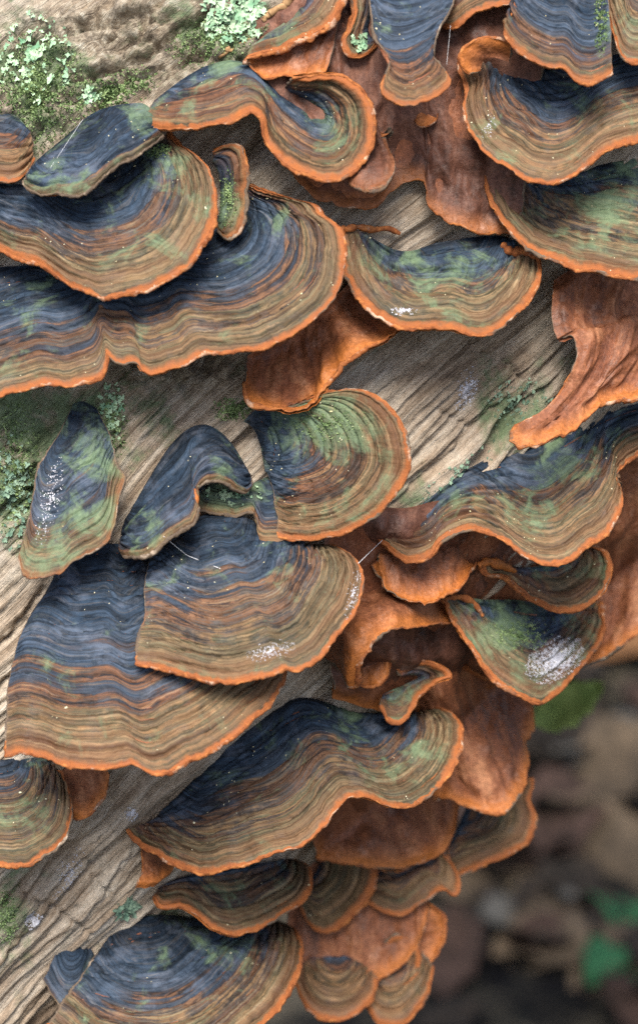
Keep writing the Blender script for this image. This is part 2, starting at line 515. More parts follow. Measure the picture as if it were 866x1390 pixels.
def build_log():
    def build_axis(dense0, dense1, step, outer0, outer1, no):
        return np.concatenate([np.linspace(outer0, dense0, no, endpoint=False), np.arange(dense0, dense1, step), np.linspace(dense1, outer1, no)])
    t = build_axis(-900, 900, 4.0, -7600, 3600, 40)
    thd = build_axis(-34, 97, 0.2, -180, 180, 24)
    th = np.radians(thd)
    T, TH = np.meshgrid(t, th, indexing='ij')
    SN = np.sign(np.sin(TH)) * np.abs(np.sin(TH)) ** (2 / LE)
    CN = np.sign(np.cos(TH)) * np.abs(np.cos(TH)) ** (2 / LE)
    arcs = np.concatenate([[0], np.cumsum(np.hypot(np.diff(SN[0]), np.diff(CN[0])))])
    S = np.repeat((arcs - np.interp(0, th, arcs))[None] * LR, len(t), 0)
    # twisted grain: fibres wander
    S2 = S + fbm(T / 420, S / 300, 3, 3) * 40
    def ridged(x, y, sd, o):
        return 1 - 2 * np.abs(fbm(x, y, sd, o))
    h = fbm(T / 300, S2 / 46, 11, 4) * 15 + (ridged(T / 420, S2 / 26, 21, 3) - 0.6) * 8.0 + (ridged(T / 260, S2 / 9, 31, 2) - 0.6) * 6.0 + fbm(T / 60, S2 / 4.5, 33, 2) * 2.5
    h += fbm(T / 340, S / 300, 41, 3) * 22
    gr = fbm(T / 300, S2 / 24, 51, 3)
    h -= smooth(0.22, 0.6, gr) * 22                       # long open grooves
    h += fbm(T / 16, S / 16, 61, 3) * 1.6
    # px position of each vertex on the undisplaced surface
    X0 = T * CA + (LS + LR * SN) * SA
    Y0 = -T * SA + (LS + LR * SN) * CA
    D0 = LR - LR * CN
    kx = 1 + D0 / DP
    PX, PY = X0 / kx + 433, Y0 / kx + 695
    for pts, dep, wid in CRACKS:
        Q = spline(pts, 60)
        Q = Q + np.stack([fbm(np.arange(60) / 5, 0, 71, 3), fbm(np.arange(60) / 5, 9, 72, 3)], 1) * 5
        sel = (PX > Q[:, 0].min() - 25) & (PX < Q[:, 0].max() + 25) & (PY > Q[:, 1].min() - 25) & (PY < Q[:, 1].max() + 25) & (np.cos(TH) > 0)
        d = np.sqrt(((PX[sel][:, None] - Q[None, :, 0]) ** 2 + (PY[sel][:, None] - Q[None, :, 1]) ** 2).min(1))
        h[sel] -= dep * np.exp(-(d / wid) ** 2)
    # rough bark left on the upper-left shoulder and beside the dark brackets
    def blob(cx, cy, rx, ry):
        return np.exp(-(((PX - cx) / rx) ** 2 + ((PY - cy) / ry) ** 2))
    front = np.cos(TH) > 0
    bark = np.clip(blob(60, 120, 130, 110) + blob(200, 60, 130, 70) + blob(20, 640, 90, 120) + blob(250, 505, 110, 30) + blob(330, 30, 100, 60), 0, 1) * front
    h += bark * (fbm(T / 60, S / 40, 81, 4) * 24 + 6 - 16 * smooth(0.12, 0.0, np.abs(fbm(T / 75, S / 34, 85, 3))) + fbm(T / 14, S / 11, 87, 3) * 11)
    green = np.clip(0.9 * blob(50, 110, 90, 110) + blob(20, 640, 90, 130) + 0.6 * blob(300, 40, 100, 60) + 0.8 * blob(700, 560, 70, 70)
                    + 0.7 * blob(10, 1240, 40, 70) + 0.6 * blob(560, 690, 80, 50) + 0.7 * blob(150, 570, 160, 70) + 0.5 * blob(260, 1270, 150, 60) + 0.6 * blob(420, 480, 80, 60), 0, 1) * front - 0.15
    R = LR + h
    sx = LS + R * SN
    V = to_world(T * CA + sx * SA, -T * SA + sx * CA, LR - R * CN)
    n, m = T.shape
    V = V.reshape(-1, 3)
    root = bpy.data.objects.new('fallen_log', None)
    COL.link(root)
    loc = to_world(-6400 * CA + LS * SA, 6400 * SA + LS * CA, LR)
    root.location = loc
    tag(root, 'weathered grey-brown log with cracked grain, covered in bracket fungi', 'log')
    me = mesh_from('wood', V - loc, grid_faces(n, m), M_WOOD,
                   {'grain_t': T * 0.01, 'grain_s': S2 * 0.01, 'green': green, 'bark': bark})
    link('wood', me, root)
    for end, nm in ((0, 'broken_end'), (n - 1, 'broken_end')):
        ring = V[end * m:(end + 1) * m - 1] - loc
        c = ring.mean(0)
        VV = np.vstack([ring, c[None]])
        k = len(ring)
        me2 = mesh_from(nm, VV, [(i, (i + 1) % k, k) for i in range(k)], M_WOOD)
        link(nm, me2, root)


build_log()


# ------------------------------------------------------------------ bracket fungi
GRIDS = {}
SPOTS = {'green_disc': [(455, 572, 52, 0.75), (410, 560, 40, 0.5)], 'mould': [(690, 862, 42, 0.6)], 'wavy_right': [(770, 610, 50, 0.5), (700, 690, 60, 0.35), (600, 700, 40, 0.3)],
         'olive_dish': [(610, 372, 60, 0.35), (540, 360, 40, 0.2)], 'olive_right': [(800, 290, 70, 0.4), (845, 250, 60, 0.4)], 'semi_blue': [(265, 262, 34, 0.6), (225, 205, 26, 0.5), (180, 300, 40, 0.25)],
         'wide_dark': [(385, 290, 42, 0.5), (60, 400, 50, 0.25)], 'dark_oval': [(56, 248, 32, 0.6), (112, 258, 26, 0.5), (200, 165, 22, 0.4)], 'slate_tongue': [(80, 745, 45, 0.55), (138, 700, 40, 0.6)],
         'fold_top': [(395, 40, 50, 0.5)], 'lobed': [(285, 140, 45, 0.4), (440, 168, 30, 0.4), (300, 95, 30, 0.3)], 'big_right': [(820, 150, 45, 0.4), (690, 190, 40, 0.3)],
         'small_left': [(20, 1105, 50, 0.5)], 'wavy_low': [(480, 1010, 60, 0.45), (400, 1090, 50, 0.35), (560, 1040, 40, 0.3)], 'ledge_low': [(350, 1190, 45, 0.5)], 'bottom_dark': [(280, 1265, 50, 0.4)],
         'arched': [(205, 738, 32, 0.5), (300, 640, 24, 0.5)], 'stub': [(312, 285, 40, 0.5)], 'front_fan': [(370, 735, 40, 0.5), (230, 890, 40, 0.25)], 'big_fan': [(120, 1010, 60, 0.3)],
         'waist': [(540, 100, 30, 0.3)], 'blue_top': [(815, 60, 30, 0.5)], 'small_shell': [(745, 775, 30, 0.6)], 'low_step': [(300, 680, 40, 0.4)]}
SEED = [100]


def bracket(key, label, margin, root, left=None, right=None, k=0.75, c=0.25, off=0, dark=0.5, green=0.0, tone=1.0,
            mat=None, rim=4.2, ridge=1.0, name='bracket_fungus', cat='bracket fungus', abs_len=None, wave=1.0, step=2.3, side_tone=0.0, und=None, flop=0.0, lump=0.0, conform=0.0, gspots=()):
    SEED[0] += 13
    seed = SEED[0]
    ml = np.linalg.norm(np.diff(np.array(margin, float), axis=0), axis=1).sum()
    nu = int(np.clip(ml / step, 24, 420))
    if len(root) == len(margin):
        kn = arc_knots(margin)
        Mg, Rt = spline(margin, nu, kn), spline(root, nu, kn)
    else:
        Mg, Rt = spline(margin, nu), spline(root, nu)
    mean_len = np.linalg.norm(Mg - Rt, axis=1)
    nv = int(np.clip(mean_len.max() / (step * 0.8), 16, 130))
    v = np.linspace(0, 1, nv)
    # Coons patch between root, margin and the two sides
    L = spline([root[0]] + list(left or []) + [margin[0]], nv) if left else np.outer(1 - v, Rt[0]) + np.outer(v, Mg[0])
    Rr = spline([root[-1]] + list(right or []) + [margin[-1]], nv) if right else np.outer(1 - v, Rt[-1]) + np.outer(v, Mg[-1])
    u = np.linspace(0, 1, nu)
    U, V = np.meshgrid(u, v)
    ruled1 = (1 - V)[..., None] * Rt[None] + V[..., None] * Mg[None]
    ruled2 = (1 - U)[..., None] * L[:, None] + U[..., None] * Rr[:, None]
    bil = ((1 - U) * (1 - V))[..., None] * Rt[0] + (U * (1 - V))[..., None] * Rt[-1] + ((1 - U) * V)[..., None] * Mg[0] + (U * V)[..., None] * Mg[-1]
    P = ruled1 + ruled2 - bil
    seg = np.linalg.norm(np.diff(P, axis=0), axis=2)
    ln = seg.sum(0)
    arc = np.concatenate([[0], np.cumsum(np.linalg.norm(np.diff(Mg, axis=0), axis=1))])
    # ragged outline
    outd = np.gradient(P, axis=0)[-1]
    outd /= np.linalg.norm(outd, axis=1)[:, None] + 1e-6
    rag = fbm(arc / 26, 0, seed, 3) * 3.2 + fbm(arc / 7, 3, seed + 1, 2) * 1.3
    P = P + (V ** 3)[..., None] * (outd * rag[:, None] * wave)[None]
    sl = V * ln.max()
    side = (U < 0.5) * -1.0 + (U >= 0.5) * 1.0
    au = np.gradient(P, axis=1)
    au = au / (np.linalg.norm(au, axis=2)[..., None] + 1e-6)
    P = P + au * (side * np.abs(2 * U - 1) ** 12 * (fbm(sl / 30, side * 5, seed + 40, 3) * 5 + fbm(sl / 9, side * 9, seed + 41, 2) * 2) * V * (1 - V ** 4))[..., None]
    # how far it stands out of the log
    ls = 0.35 * ln + 0.65 * blur1(ln, nu * 0.16)
    ls = np.minimum(ls, 1.6 * ln + 20)
    if abs_len:
        ls = np.interp(u, np.linspace(0, 1, len(abs_len)), abs_len) / k
    g = (1 - c) * V + c * (1 - (1 - V) ** 2) if c >= 0 else (1 + c) * V + (-c) * V ** 2
    d0 = log_depth(Rt[:, 0], Rt[:, 1])
    d0 = blur1(d0, nu * 0.05) + 7 - off
    dep = d0[None] - (k * ls)[None] * g
    if conform:
        dc = log_depth(P[..., 0], P[..., 1]) + 7 - off - (k * ls)[None] * g
        dep = dep * (1 - conform) + dc * conform
    dep = dep + flop * 30 * smooth(0.75, 1.0, V)          # drooping lip
    # broad waves and growth zones
    A = arc[None] + 0 * V
    dist = (1 - V) * ln[None]
    und_ = fbm(A / 70, V * 1.2, seed + 2, 3) * 6 * V * wave * ridge
    nz = max(3, int(ln.max() / 17))
    b = np.sort(np.concatenate([[0, 1.02], (np.arange(1, nz) + rng.uniform(-0.38, 0.38, nz - 1)) / nz]))
    wob = V + (fbm(A / 90, V * 2, seed + 3, 3) * 0.035 + fbm(A / 18, V * 3, seed + 4, 2) * 0.004) * smooth(1.0, 0.85, V)
    idx = np.clip(np.searchsorted(b, wob.ravel()).reshape(wob.shape) - 1, 0, len(b) - 2)
    lo, hi = b[idx], b[idx + 1]
    f = np.clip((wob - lo) / (hi - lo), 0, 1)
    zr = rng.uniform(0.35, 1.0, len(b))
    amp = zr[idx] * np.clip((hi - lo) * ln.mean() / 14, 0.4, 1.6)
    hz = amp * (2.6 * (1 - np.abs(2 * f - 1) ** 3.2) + 1.6 * f)
    edge = np.minimum(f, 1 - f) * (hi - lo) * np.maximum(ln[None], 10)
    brk = smooth(0.30, 0.55, vnoise(A / 55 + idx * 7.3, idx * 3.1, seed + 5))
    hz = hz - 6.0 * brk * np.exp(-(edge / 1.6) ** 2)
    hz = hz * ridge + fbm(A / 9, dist / 14, seed + 6, 3) * 1.0 * ridge
    hz = hz * smooth(0, 0.06, V) * smooth(1.0, 0.94, V) * smooth(0, 0.035, U) * smooth(1, 0.965, U) + und_
    if lump:
        hz = (fbm(A / 85, dist / 85, seed + 20, 3) * 26 + fbm(A / 30, dist / 34, seed + 21, 3) * 9 + fbm(A / 17, dist / 130, seed + 22, 2) * 6) * lump * smooth(0, 0.12, V) * smooth(1.0, 0.9, V) + und_
    X, Y = metric(P[..., 0], P[..., 1], dep)
    Q = to_world(X, Y, dep)

    def normals(Q):
        n = np.cross(np.gradient(Q, axis=1), np.gradient(Q, axis=0))
        return n / (np.linalg.norm(n, axis=2)[..., None] + 1e-12)
    N = normals(Q)
    sgn = 1.0 if (N @ (-FA)).mean() > 0 else -1.0
    N = N * sgn
    # smooth normals so that wrinkled corners do not fold
    Q = Q + N * (hz * 0.01)[..., None]
    N2 = normals(Q) * sgn
    flip = sgn > 0
    loc = Q[0, nu // 2].copy()
    e = bpy.data.objects.new(name, None)
    COL.link(e)
    e.location = loc
    tag(e, label, cat, 'bracket fungi on the log')
    age = np.where(V < dark, 0.5 * V / max(dark, 0.02), 0.5 + 0.5 * (V - dark) / max(1 - dark, 0.02))
    rt = np.full(V.shape, tone)
    gr = np.full(V.shape, green)
    for gx, gy, gr_, ga_ in list(gspots) + SPOTS.get(key, []):
        gr = gr + 0.75 * ga_ * np.exp(-((P[..., 0] - gx) ** 2 + (P[..., 1] - gy) ** 2) / gr_ ** 2)
    at = {'age': age, 'arc': A * 0.01, 'mdist': dist * 0.01, 'green': gr, 'rimtone': rt}
    link('cap', mesh_from('cap', (Q - loc).reshape(-1, 3), grid_faces(nv, nu, flip), mat or M_CAP, at), e)
    # rounded rim round the free edges, then the lower face
    r = rim * 0.0052
    su, sv = np.gradient(Q, axis=1), np.gradient(Q, axis=0)
    nrmz = lambda a: a / (np.linalg.norm(a, axis=-1)[..., None] + 1e-12)
    pathP = np.concatenate([Q[:, 0], Q[-1, 1:-1], Q[::-1, -1]])
    pathN = np.concatenate([N[:, 0], N[-1, 1:-1], N[::-1, -1]])
    pathO = np.concatenate([nrmz(-su[:, 0]), nrmz(sv[-1])[1:-1], nrmz(su[::-1, -1])])
    pathV = np.concatenate([v, np.ones(nu - 2), v[::-1]])
    tone_p = np.concatenate([np.where(v > 0.93, tone, side_tone), np.full(nu - 2, tone), np.where(v[::-1] > 0.93, tone, side_tone)])
    for j in range(3):
        pass
    pathO = np.stack([blur1(pathO[:, i], 2) for i in range(3)], 1)
    pathN = np.stack([blur1(pathN[:, i], 3) for i in range(3)], 1)
    pathO = nrmz(pathO - (pathO * pathN).sum(1)[:, None] * pathN)
    ap = np.arange(len(pathP)) * step
    rr = r * (0.35 + 0.65 * smooth(0, 0.25, pathV)) * np.clip(0.85 + 0.9 * fbm(ap / 75, 7, seed + 18, 2) + 0.4 * fbm(ap / 12, 5, seed + 8, 3), 0.35, 1.4)
    ph = np.radians(np.linspace(118, -92, 10))
    wig = 1 + 0.5 * fbm(ap[:, None] / 4, np.arange(10)[None] / 2, seed + 9, 2)
    C = pathP - pathN * rr[:, None]
    rimv = C[:, None] + (rr[:, None] * wig)[..., None] * (np.cos(ph)[None, :, None] * pathO[:, None] * 1.15 + np.sin(ph)[None, :, None] * pathN[:, None])
    rimt = np.repeat(tone_p * np.clip(0.95 + 1.3 * fbm(ap / 60, 2, seed + 28, 3), 0.25, 1.2), 10)
    link('margin', mesh_from('margin', (rimv - loc).reshape(-1, 3), grid_faces(len(pathP), 10, not flip), M_RIM, {'rimtone': rimt}), e)
    th = 2 * r * (0.35 + 0.65 * np.minimum(smooth(0, 0.25, V), 1))
    B = (Q - N * (hz * 0.006)[..., None] - N * th[..., None])
    vi, ui = np.unique(np.r_[np.arange(0, nv, 2), nv - 1]), np.unique(np.r_[np.arange(0, nu, 2), nu - 1])
    B = B[np.ix_(vi, ui)]
    at2 = {'arc': A[np.ix_(vi, ui)] * 0.01, 'mdist': dist[np.ix_(vi, ui)] * 0.01, 'rimtone': rt[np.ix_(vi, ui)] * 0 + 1}
    link('underside', mesh_from('underside', (B - loc).reshape(-1, 3), grid_faces(len(vi), len(ui), not flip), und or M_UND, at2), e)
    GRIDS[key] = (P, Q, N2, e, loc)
    return e


def curl(key, pts, radius, mat=None, lift=3, nm='margin_curl'):
    """a rolled-over piece of the edge, lying on its bracket"""
    P, Q, N, e, loc = GRIDS[key]
    C = spline(pts, 40)
    out = []
    for c in C:
        d = ((P - c) ** 2).sum(-1)
        i = np.unravel_index(d.argmin(), d.shape)
        q = Q[i] + N[i] * lift * 0.01
        dep = (q @ FA) * 100
        out.append(W(c[0], c[1], dep))
    out = np.array(out)
    out = np.stack([blur1(out[:, i], 3) for i in range(3)], 1)
    x = np.linspace(0, 1, 40)
    r = radius * 0.01 * (0.25 + 0.75 * np.sqrt(np.clip(np.sin(np.pi * (0.06 + 0.88 * x)), 0, 1))) * (1 + 0.5 * fbm(x * 9, 0, 5 + len(pts), 2))
    me = tube_mesh(nm, out - loc, r, mat or M_RIM, 12)
    at = me.attributes.new('rimtone', 'FLOAT', 'POINT')
    at.data.foreach_set('value', np.ones(len(me.vertices), dtype=np.float32))
    link(nm, me, e)


M_SHEET = brown_material('sheet_brown', (0.080, 0.029, 0.015), (0.195, 0.069, 0.030), (0.33, 0.145, 0.070))
M_SHEETD = brown_material('sheet_umber', (0.040, 0.018, 0.012), (0.105, 0.043, 0.027), (0.19, 0.088, 0.056))
BR = dict(mat=M_SHEET, ridge=0.6, dark=0.1, c=0.0, step=3.0, lump=0.8)

# --- brown crusts and undersides lying behind
bracket('crust', 'large smooth umber crust spread over the log beneath the hanging waisted bracket',
        [(372, 210), (430, 268), (500, 284), (540, 250), (574, 246), (580, 276), (610, 302), (650, 314), (700, 318)],
        [(340, 30), (420, -20), (470, -50), (520, -60), (560, -60), (600, -60), (640, -50), (690, -20), (740, 40)],
        mat=M_SHEETD, lump=1.0, ridge=0.8, c=0.0, step=3.4, conform=1, k=0.05, off=22, rim=4.5, tone=0.55, wave=1.5, und=M_UND, abs_len=[20, 22, 26, 20, 12, 14, 20, 26, 26])
bracket('cup', 'brown hollow cup edge below the grey-banded fold at the top',
        [(336, 84), (350, 97), (366, 105), (390, 101), (412, 105), (442, 96)], [(338, 78), (362, 66), (392, 55), (420, 42), (442, 28), (462, 14)],
        **{**BR, 'k': 0.3, 'off': 40, 'rim': 3.4})
bracket('nub', 'tiny tan knob growing on the umber crust', [(562, 160), (566, 168), (577, 170), (590, 163), (594, 153)], [(564, 152), (568, 150), (577, 148), (586, 147), (592, 149)],
        **{**BR, 'k': 0.9, 'off': 28, 'rim': 3})
bracket('lump', 'lumpy umber knob under the round lobed bracket', [(470, 236), (478, 250), (500, 258), (524, 250), (536, 222), (524, 186)],
        [(480, 180), (485, 175), (490, 170), (500, 165), (508, 160), (512, 160)], mat=M_SHEETD, lump=0.8, ridge=1.0, step=3, k=1.1, off=30, rim=6, tone=0.3, c=0.9)
bracket('fold_mid', 'rusty folded sheet tucked under the widest dark bracket and joining the round green one',
        [(334, 520), (340, 544), (366, 554), (400, 556), (428, 540), (448, 512), (478, 484), (512, 466), (542, 448)], [(336, 482), (350, 476), (368, 468), (386, 458), (402, 446), (420, 432), (440, 416), (462, 396), (484, 374)],
        **{**BR, 'k': 0.75, 'off': 12, 'rim': 6, 'c': -0.9, 'wave': 1.6})
bracket('curtain', 'ribbed rusty curtain hanging beneath the olive bracket on the right',
        [(695, 597), (718, 602), (756, 591), (782, 579), (812, 556), (835, 543), (905, 536)], [(752, 380), (775, 366), (800, 360), (825, 362), (850, 366), (880, 370), (910, 372)],
        left=[(750, 410), (749, 435), (757, 462), (776, 456), (783, 476), (775, 505), (752, 540), (728, 560), (700, 578)],
        **{**BR, 'k': 0.32, 'off': 40, 'rim': 5, 'side_tone': 1.0, 'wave': 2.0})
bracket('flap_right', 'broad orange-brown underside at the right edge, below the wavy bracket',
        [(700, 880), (760, 905), (800, 900), (832, 884), (866, 860), (910, 836)], [(690, 740), (740, 730), (790, 700), (830, 650), (860, 610), (910, 600)],
        **{**BR, 'conform': 0.75, 'k': 0.2, 'off': 10, 'rim': 5})
bracket('back_brown', 'dark brown sheet in the hollow under the left end of the wavy bracket',
        [(452, 950), (490, 960), (540, 970), (600, 975), (650, 960), (700, 900)], [(440, 720), (500, 690), (550, 690), (600, 680), (650, 690), (720, 710)],
        mat=M_SHEETD, lump=1.3, step=3.0, c=0.0, conform=1, k=0.05, off=38, rim=3)
bracket('back_lobe', 'rust-brown lobe under the first dip of the long wavy bracket',
        [(508, 768), (526, 800), (560, 816), (600, 811), (630, 790), (645, 762)], [(516, 754), (536, 746), (562, 742), (590, 738), (614, 740), (634, 750)], **{**BR, 'wave': 2.2, 'k': 0.55, 'off': 30, 'rim': 5})
bracket('hang', 'large rusty sheet hanging below the white-moulded bracket',
        [(560, 1068), (600, 1082), (644, 1098), (668, 1106), (696, 1092), (712, 1062), (719, 1030), (716, 1010), (723, 984), (722, 950)],
        [(560, 980), (572, 940), (586, 910), (602, 896), (620, 900), (640, 910), (658, 918), (676, 918), (692, 912), (706, 905)],
        **{**BR, 'conform': 0.6, 'k': 0.25, 'off': 40, 'rim': 5, 'wave': 1.8})
curl('hang', [(590, 906), (604, 897), (626, 903), (652, 918), (676, 926)], 5, M_RIM)
bracket('cup_fold', 'thick rust-orange folded cup in the middle of the brown hollow',
        [(480, 930), (488, 905), (498, 880), (515, 862), (545, 850), (580, 848), (614, 842)], [(440, 892), (444, 856), (460, 830), (490, 808), (530, 796), (572, 802), (610, 826)],
        **{**BR, 'k': 1.3, 'off': 34, 'rim': 7, 'c': 0.9, 'wave': 1.6})
bracket('cup_inner', 'inner brown lip curving inside the rust-orange folded cup',
        [(478, 926), (500, 935), (520, 925), (528, 905), (524, 884)], [(500, 878), (508, 874), (516, 870), (524, 866), (530, 864)],
        **{**BR, 'k': 0.6, 'off': 20, 'rim': 6, 'wave': 1.5})
bracket('sheet_low', 'smooth brown underside below the wavy lower bracket',
        [(430, 1165), (470, 1172), (520, 1178), (560, 1176), (596, 1160), (614, 1132), (624, 1092)], [(420, 1060), (450, 1050), (490, 1045), (530, 1045), (560, 1045), (590, 1045), (615, 1050)],
        **{**BR, 'conform': 0.6, 'k': 0.25, 'off': 14, 'rim': 4})
bracket('small_tongue', 'small tongue of brown fungus hanging beneath the brown underside', [(505, 1150), (512, 1170), (530, 1184), (556, 1176), (566, 1158)], [(510, 1120), (520, 1118), (535, 1116), (548, 1118), (558, 1122)],
        **{**BR, 'k': 0.6, 'off': 22, 'rim': 4})
bracket('low_right', 'rusty-edged bracket with grey top at the lower right silhouette',
        [(726, 1056), (719, 1084), (728, 1107), (716, 1142), (680, 1164), (650, 1177), (618, 1192)], [(650, 1060), (640, 1075), (635, 1090), (628, 1105), (622, 1120), (615, 1135), (606, 1150)],
        conform=0.5, k=0.3, off=5, dark=0.1, tone=1, rim=5.5, ridge=0.6, side_tone=1)
bracket('low_tip', 'little rusty lobe beside the lower wavy bracket', [(590, 1086), (612, 1078), (630, 1068), (634, 1052), (626, 1040)], [(580, 1060), (590, 1050), (600, 1040), (606, 1032), (612, 1028)],
        **{**BR, 'k': 0.5, 'off': 24, 'rim': 4})
bracket('low_brown', 'rust-brown sheet at the bottom, behind the small discs',
        [(380, 1320), (420, 1338), (470, 1340), (520, 1325), (562, 1290), (582, 1240)], [(400, 1180), (430, 1170), (470, 1165), (510, 1165), (545, 1165), (575, 1175)],
        **{**BR, 'conform': 0.7, 'k': 0.2, 'off': 12, 'rim': 4})
bracket('low_lobe', 'narrow orange-rimmed lobe at the very bottom right', [(576, 1222), (598, 1242), (602, 1270), (590, 1300), (566, 1330)], [(540, 1225), (545, 1250), (546, 1275), (540, 1300), (530, 1320)],
        **{**BR, 'k': 0.3, 'off': 8, 'rim': 5})
bracket('low_fringe', 'brown banded lobe hanging at the bottom edge left of the small cut disc', [(398, 1330), (420, 1374), (460, 1386), (500, 1364), (512, 1330)], [(420, 1300), (440, 1296), (460, 1294), (478, 1296), (494, 1302)],
        **{'dark': 0.06, 'green': 0.1, 'k': 0.6, 'off': 40, 'rim': 5})
bracket('low_fringe_b', 'brown banded lobe hanging at the bottom edge right of the small cut disc', [(488, 1356), (516, 1392), (550, 1388), (580, 1350), (588, 1314)], [(510, 1310), (525, 1300), (540, 1296), (555, 1294), (570, 1290)],
        **{'dark': 0.06, 'green': 0.1, 'k': 0.4, 'off': 20, 'rim': 5})
bracket('low_disc', 'small brown disc cut by the lower picture edge', [(512, 1312), (518, 1290), (536, 1272), (556, 1278), (568, 1300), (560, 1330), (530, 1340)], [(530, 1310), (532, 1305), (536, 1302), (542, 1302), (546, 1306), (546, 1314), (540, 1318)],
        k=0.7, off=22, dark=0.1, rim=4.5, ridge=0.7)

# --- right column
bracket('top_right', 'strip of a bracket cut off by the top right corner', [(820, -10), (829, 36), (846, 79), (872, 82), (910, 76)], [(850, -90), (860, -90), (875, -90), (890, -90), (910, -90)],
        dark=0.3, green=0.1, k=0.6, off=8)
bracket('olive_right', 'olive dish-shaped bracket below the big bracket on the right',
        [(659, 214), (657, 236), (668, 270), (688, 304), (712, 333), (742, 349), (782, 364), (824, 371), (866, 378), (910, 386)],
        [(668, 204), (690, 214), (712, 226), (736, 234), (760, 236), (784, 232), (808, 224), (836, 214), (868, 204), (910, 196)],
        k=0.72, c=-0.45, off=10, dark=0.28, green=0.22, rim=4.5)
bracket('big_right', 'broad blue-grey bracket with ruffled left edge at the upper right',
        [(652, 52), (630, 66), (624, 90), (634, 120), (630, 144), (640, 178), (661, 206), (690, 224), (716, 243), (742, 249), (772, 239), (804, 217), (834, 201), (868, 190), (910, 182)],
        [(690, 56), (684, 60), (682, 68), (686, 76), (694, 82), (704, 86), (718, 88), (736, 88), (754, 86), (772, 82), (792, 76), (812, 70), (836, 64), (866, 58), (910, 50)],
        k=0.72, c=0.3, off=16, dark=0.36, green=0.16, rim=4.6)
bracket('hood', 'brown rolled hood at the left tip of the broad upper right bracket',
        [(636, 100), (626, 84), (630, 66), (648, 54), (672, 52), (696, 62)], [(652, 96), (654, 86), (660, 80), (668, 78), (678, 80), (690, 84)],
        **{**BR, 'k': 0.7, 'off': 74, 'rim': 4, 'lump': 0.25, 'c': 0.6})
bracket('flap_top', 'narrow flap with orange lip beside the blue bracket at the top',
        [(600, 33), (614, 36), (632, 24), (660, 11), (690, 4), (712, -6)], [(600, 0), (610, -20), (625, -40), (650, -50), (680, -60), (705, -60)],
        k=0.9, c=0.2, off=20, dark=0.25, rim=4)
bracket('blue_top', 'dark blue furrowed bracket at the top right with a folded orange edge',
        [(706, -6), (697, 16), (684, 40), (690, 58), (711, 77), (740, 91), (763, 92), (784, 110), (806, 112), (830, 100)],
        [(700, -90), (712, -90), (724, -90), (736, -90), (750, -90), (764, -90), (778, -90), (792, -90), (806, -90), (820, -90)],
        k=0.62, c=0.3, off=24, dark=0.85, rim=4.2, tone=0.85)
bracket('waist', 'hanging waisted bracket, blue above and tan below, at the top centre',
        [(517, 114), (520, 132), (540, 141), (564, 140), (586, 131), (606, 118), (610, 106)],
        [(506, -60), (524, -60), (542, -60), (560, -60), (578, -60), (596, -60), (616, -60)],
        left=[(503, 0), (508, 45), (519, 66), (530, 80), (525, 96)], right=[(615, 0), (594, 40), (588, 72), (602, 94)],
        k=0.75, c=0.15, off=30, dark=0.72, rim=3.6, tone=0.8)
bracket('fold_top', 'grey-banded bracket folded into a thick orange lip at the top',
        [(330, 82), (334, 76), (350, 71), (376, 66), (404, 56), (430, 44), (450, 25), (461, 4), (470, -20)],
        [(346, 66), (352, 56), (362, 46), (378, 36), (394, 24), (408, 10), (420, -8), (432, -26), (446, -44)],
        k=1.1, c=0.3, off=30, dark=0.2, green=0.25, rim=6.5)
bracket('fold_hook', 'thin hooked rim curling down beside the grey-banded fold',
        [(474, -20), (483, 16), (476, 38), (467, 56), (471, 71), (482, 77), (497, 75), (512, 61)], [(500, -40), (504, -10), (504, 12), (502, 28), (500, 38), (502, 46), (506, 50), (514, 48)],
        k=0.7, off=26, dark=0.2, green=0.35, rim=5)
bracket('lobed', 'two-lobed bracket, saddle-shaped left lip and round right lobe, near the top',
        [(193, 163), (204, 172), (238, 175), (274, 172), (305, 163), (326, 154), (344, 151), (358, 163), (361, 185), (371, 206), (391, 223), (414, 236), (440, 243), (467, 239),
         (491, 219), (506, 188), (507, 154), (497, 128), (477, 109), (451, 100), (424, 102), (398, 106)],
        [(210, 136), (228, 122), (250, 106), (274, 92), (298, 84), (318, 82), (338, 88), (354, 100), (368, 114), (384, 128), (402, 140), (420, 150), (430, 154), (438, 155),
         (438, 150), (434, 147), (429, 144), (422, 140), (414, 136), (406, 132), (396, 128), (386, 122)],
        k=0.75, c=0.2, off=32, dark=0.35, green=0.2, rim=4.4, abs_len=[30, 62, 80, 86, 84, 92, 95, 88, 78, 66, 56, 44])
bracket('olive_dish', 'shallow olive-green dish bracket with white-flecked lip, right of centre',
        [(468, 308), (466, 330), (470, 364), (490, 406), (516, 431), (546, 448), (578, 449), (606, 446), (648, 453), (676, 446), (706, 421), (724, 393), (732, 362), (724, 346)],
        [(498, 318), (514, 328), (534, 338), (552, 341), (568, 338), (584, 332), (600, 328), (616, 326), (632, 323), (648, 321), (664, 320), (676, 320), (686, 322), (694, 326)],
        k=0.8, c=-0.5, off=20, dark=0.42, green=0.28, rim=4.2)
curl('olive_dish', [(468, 312), (486, 308), (506, 312), (526, 310), (544, 318)], 5, M_RIM, -1)
curl('olive_dish', [(682, 332), (694, 342), (712, 342), (726, 350)], 7)
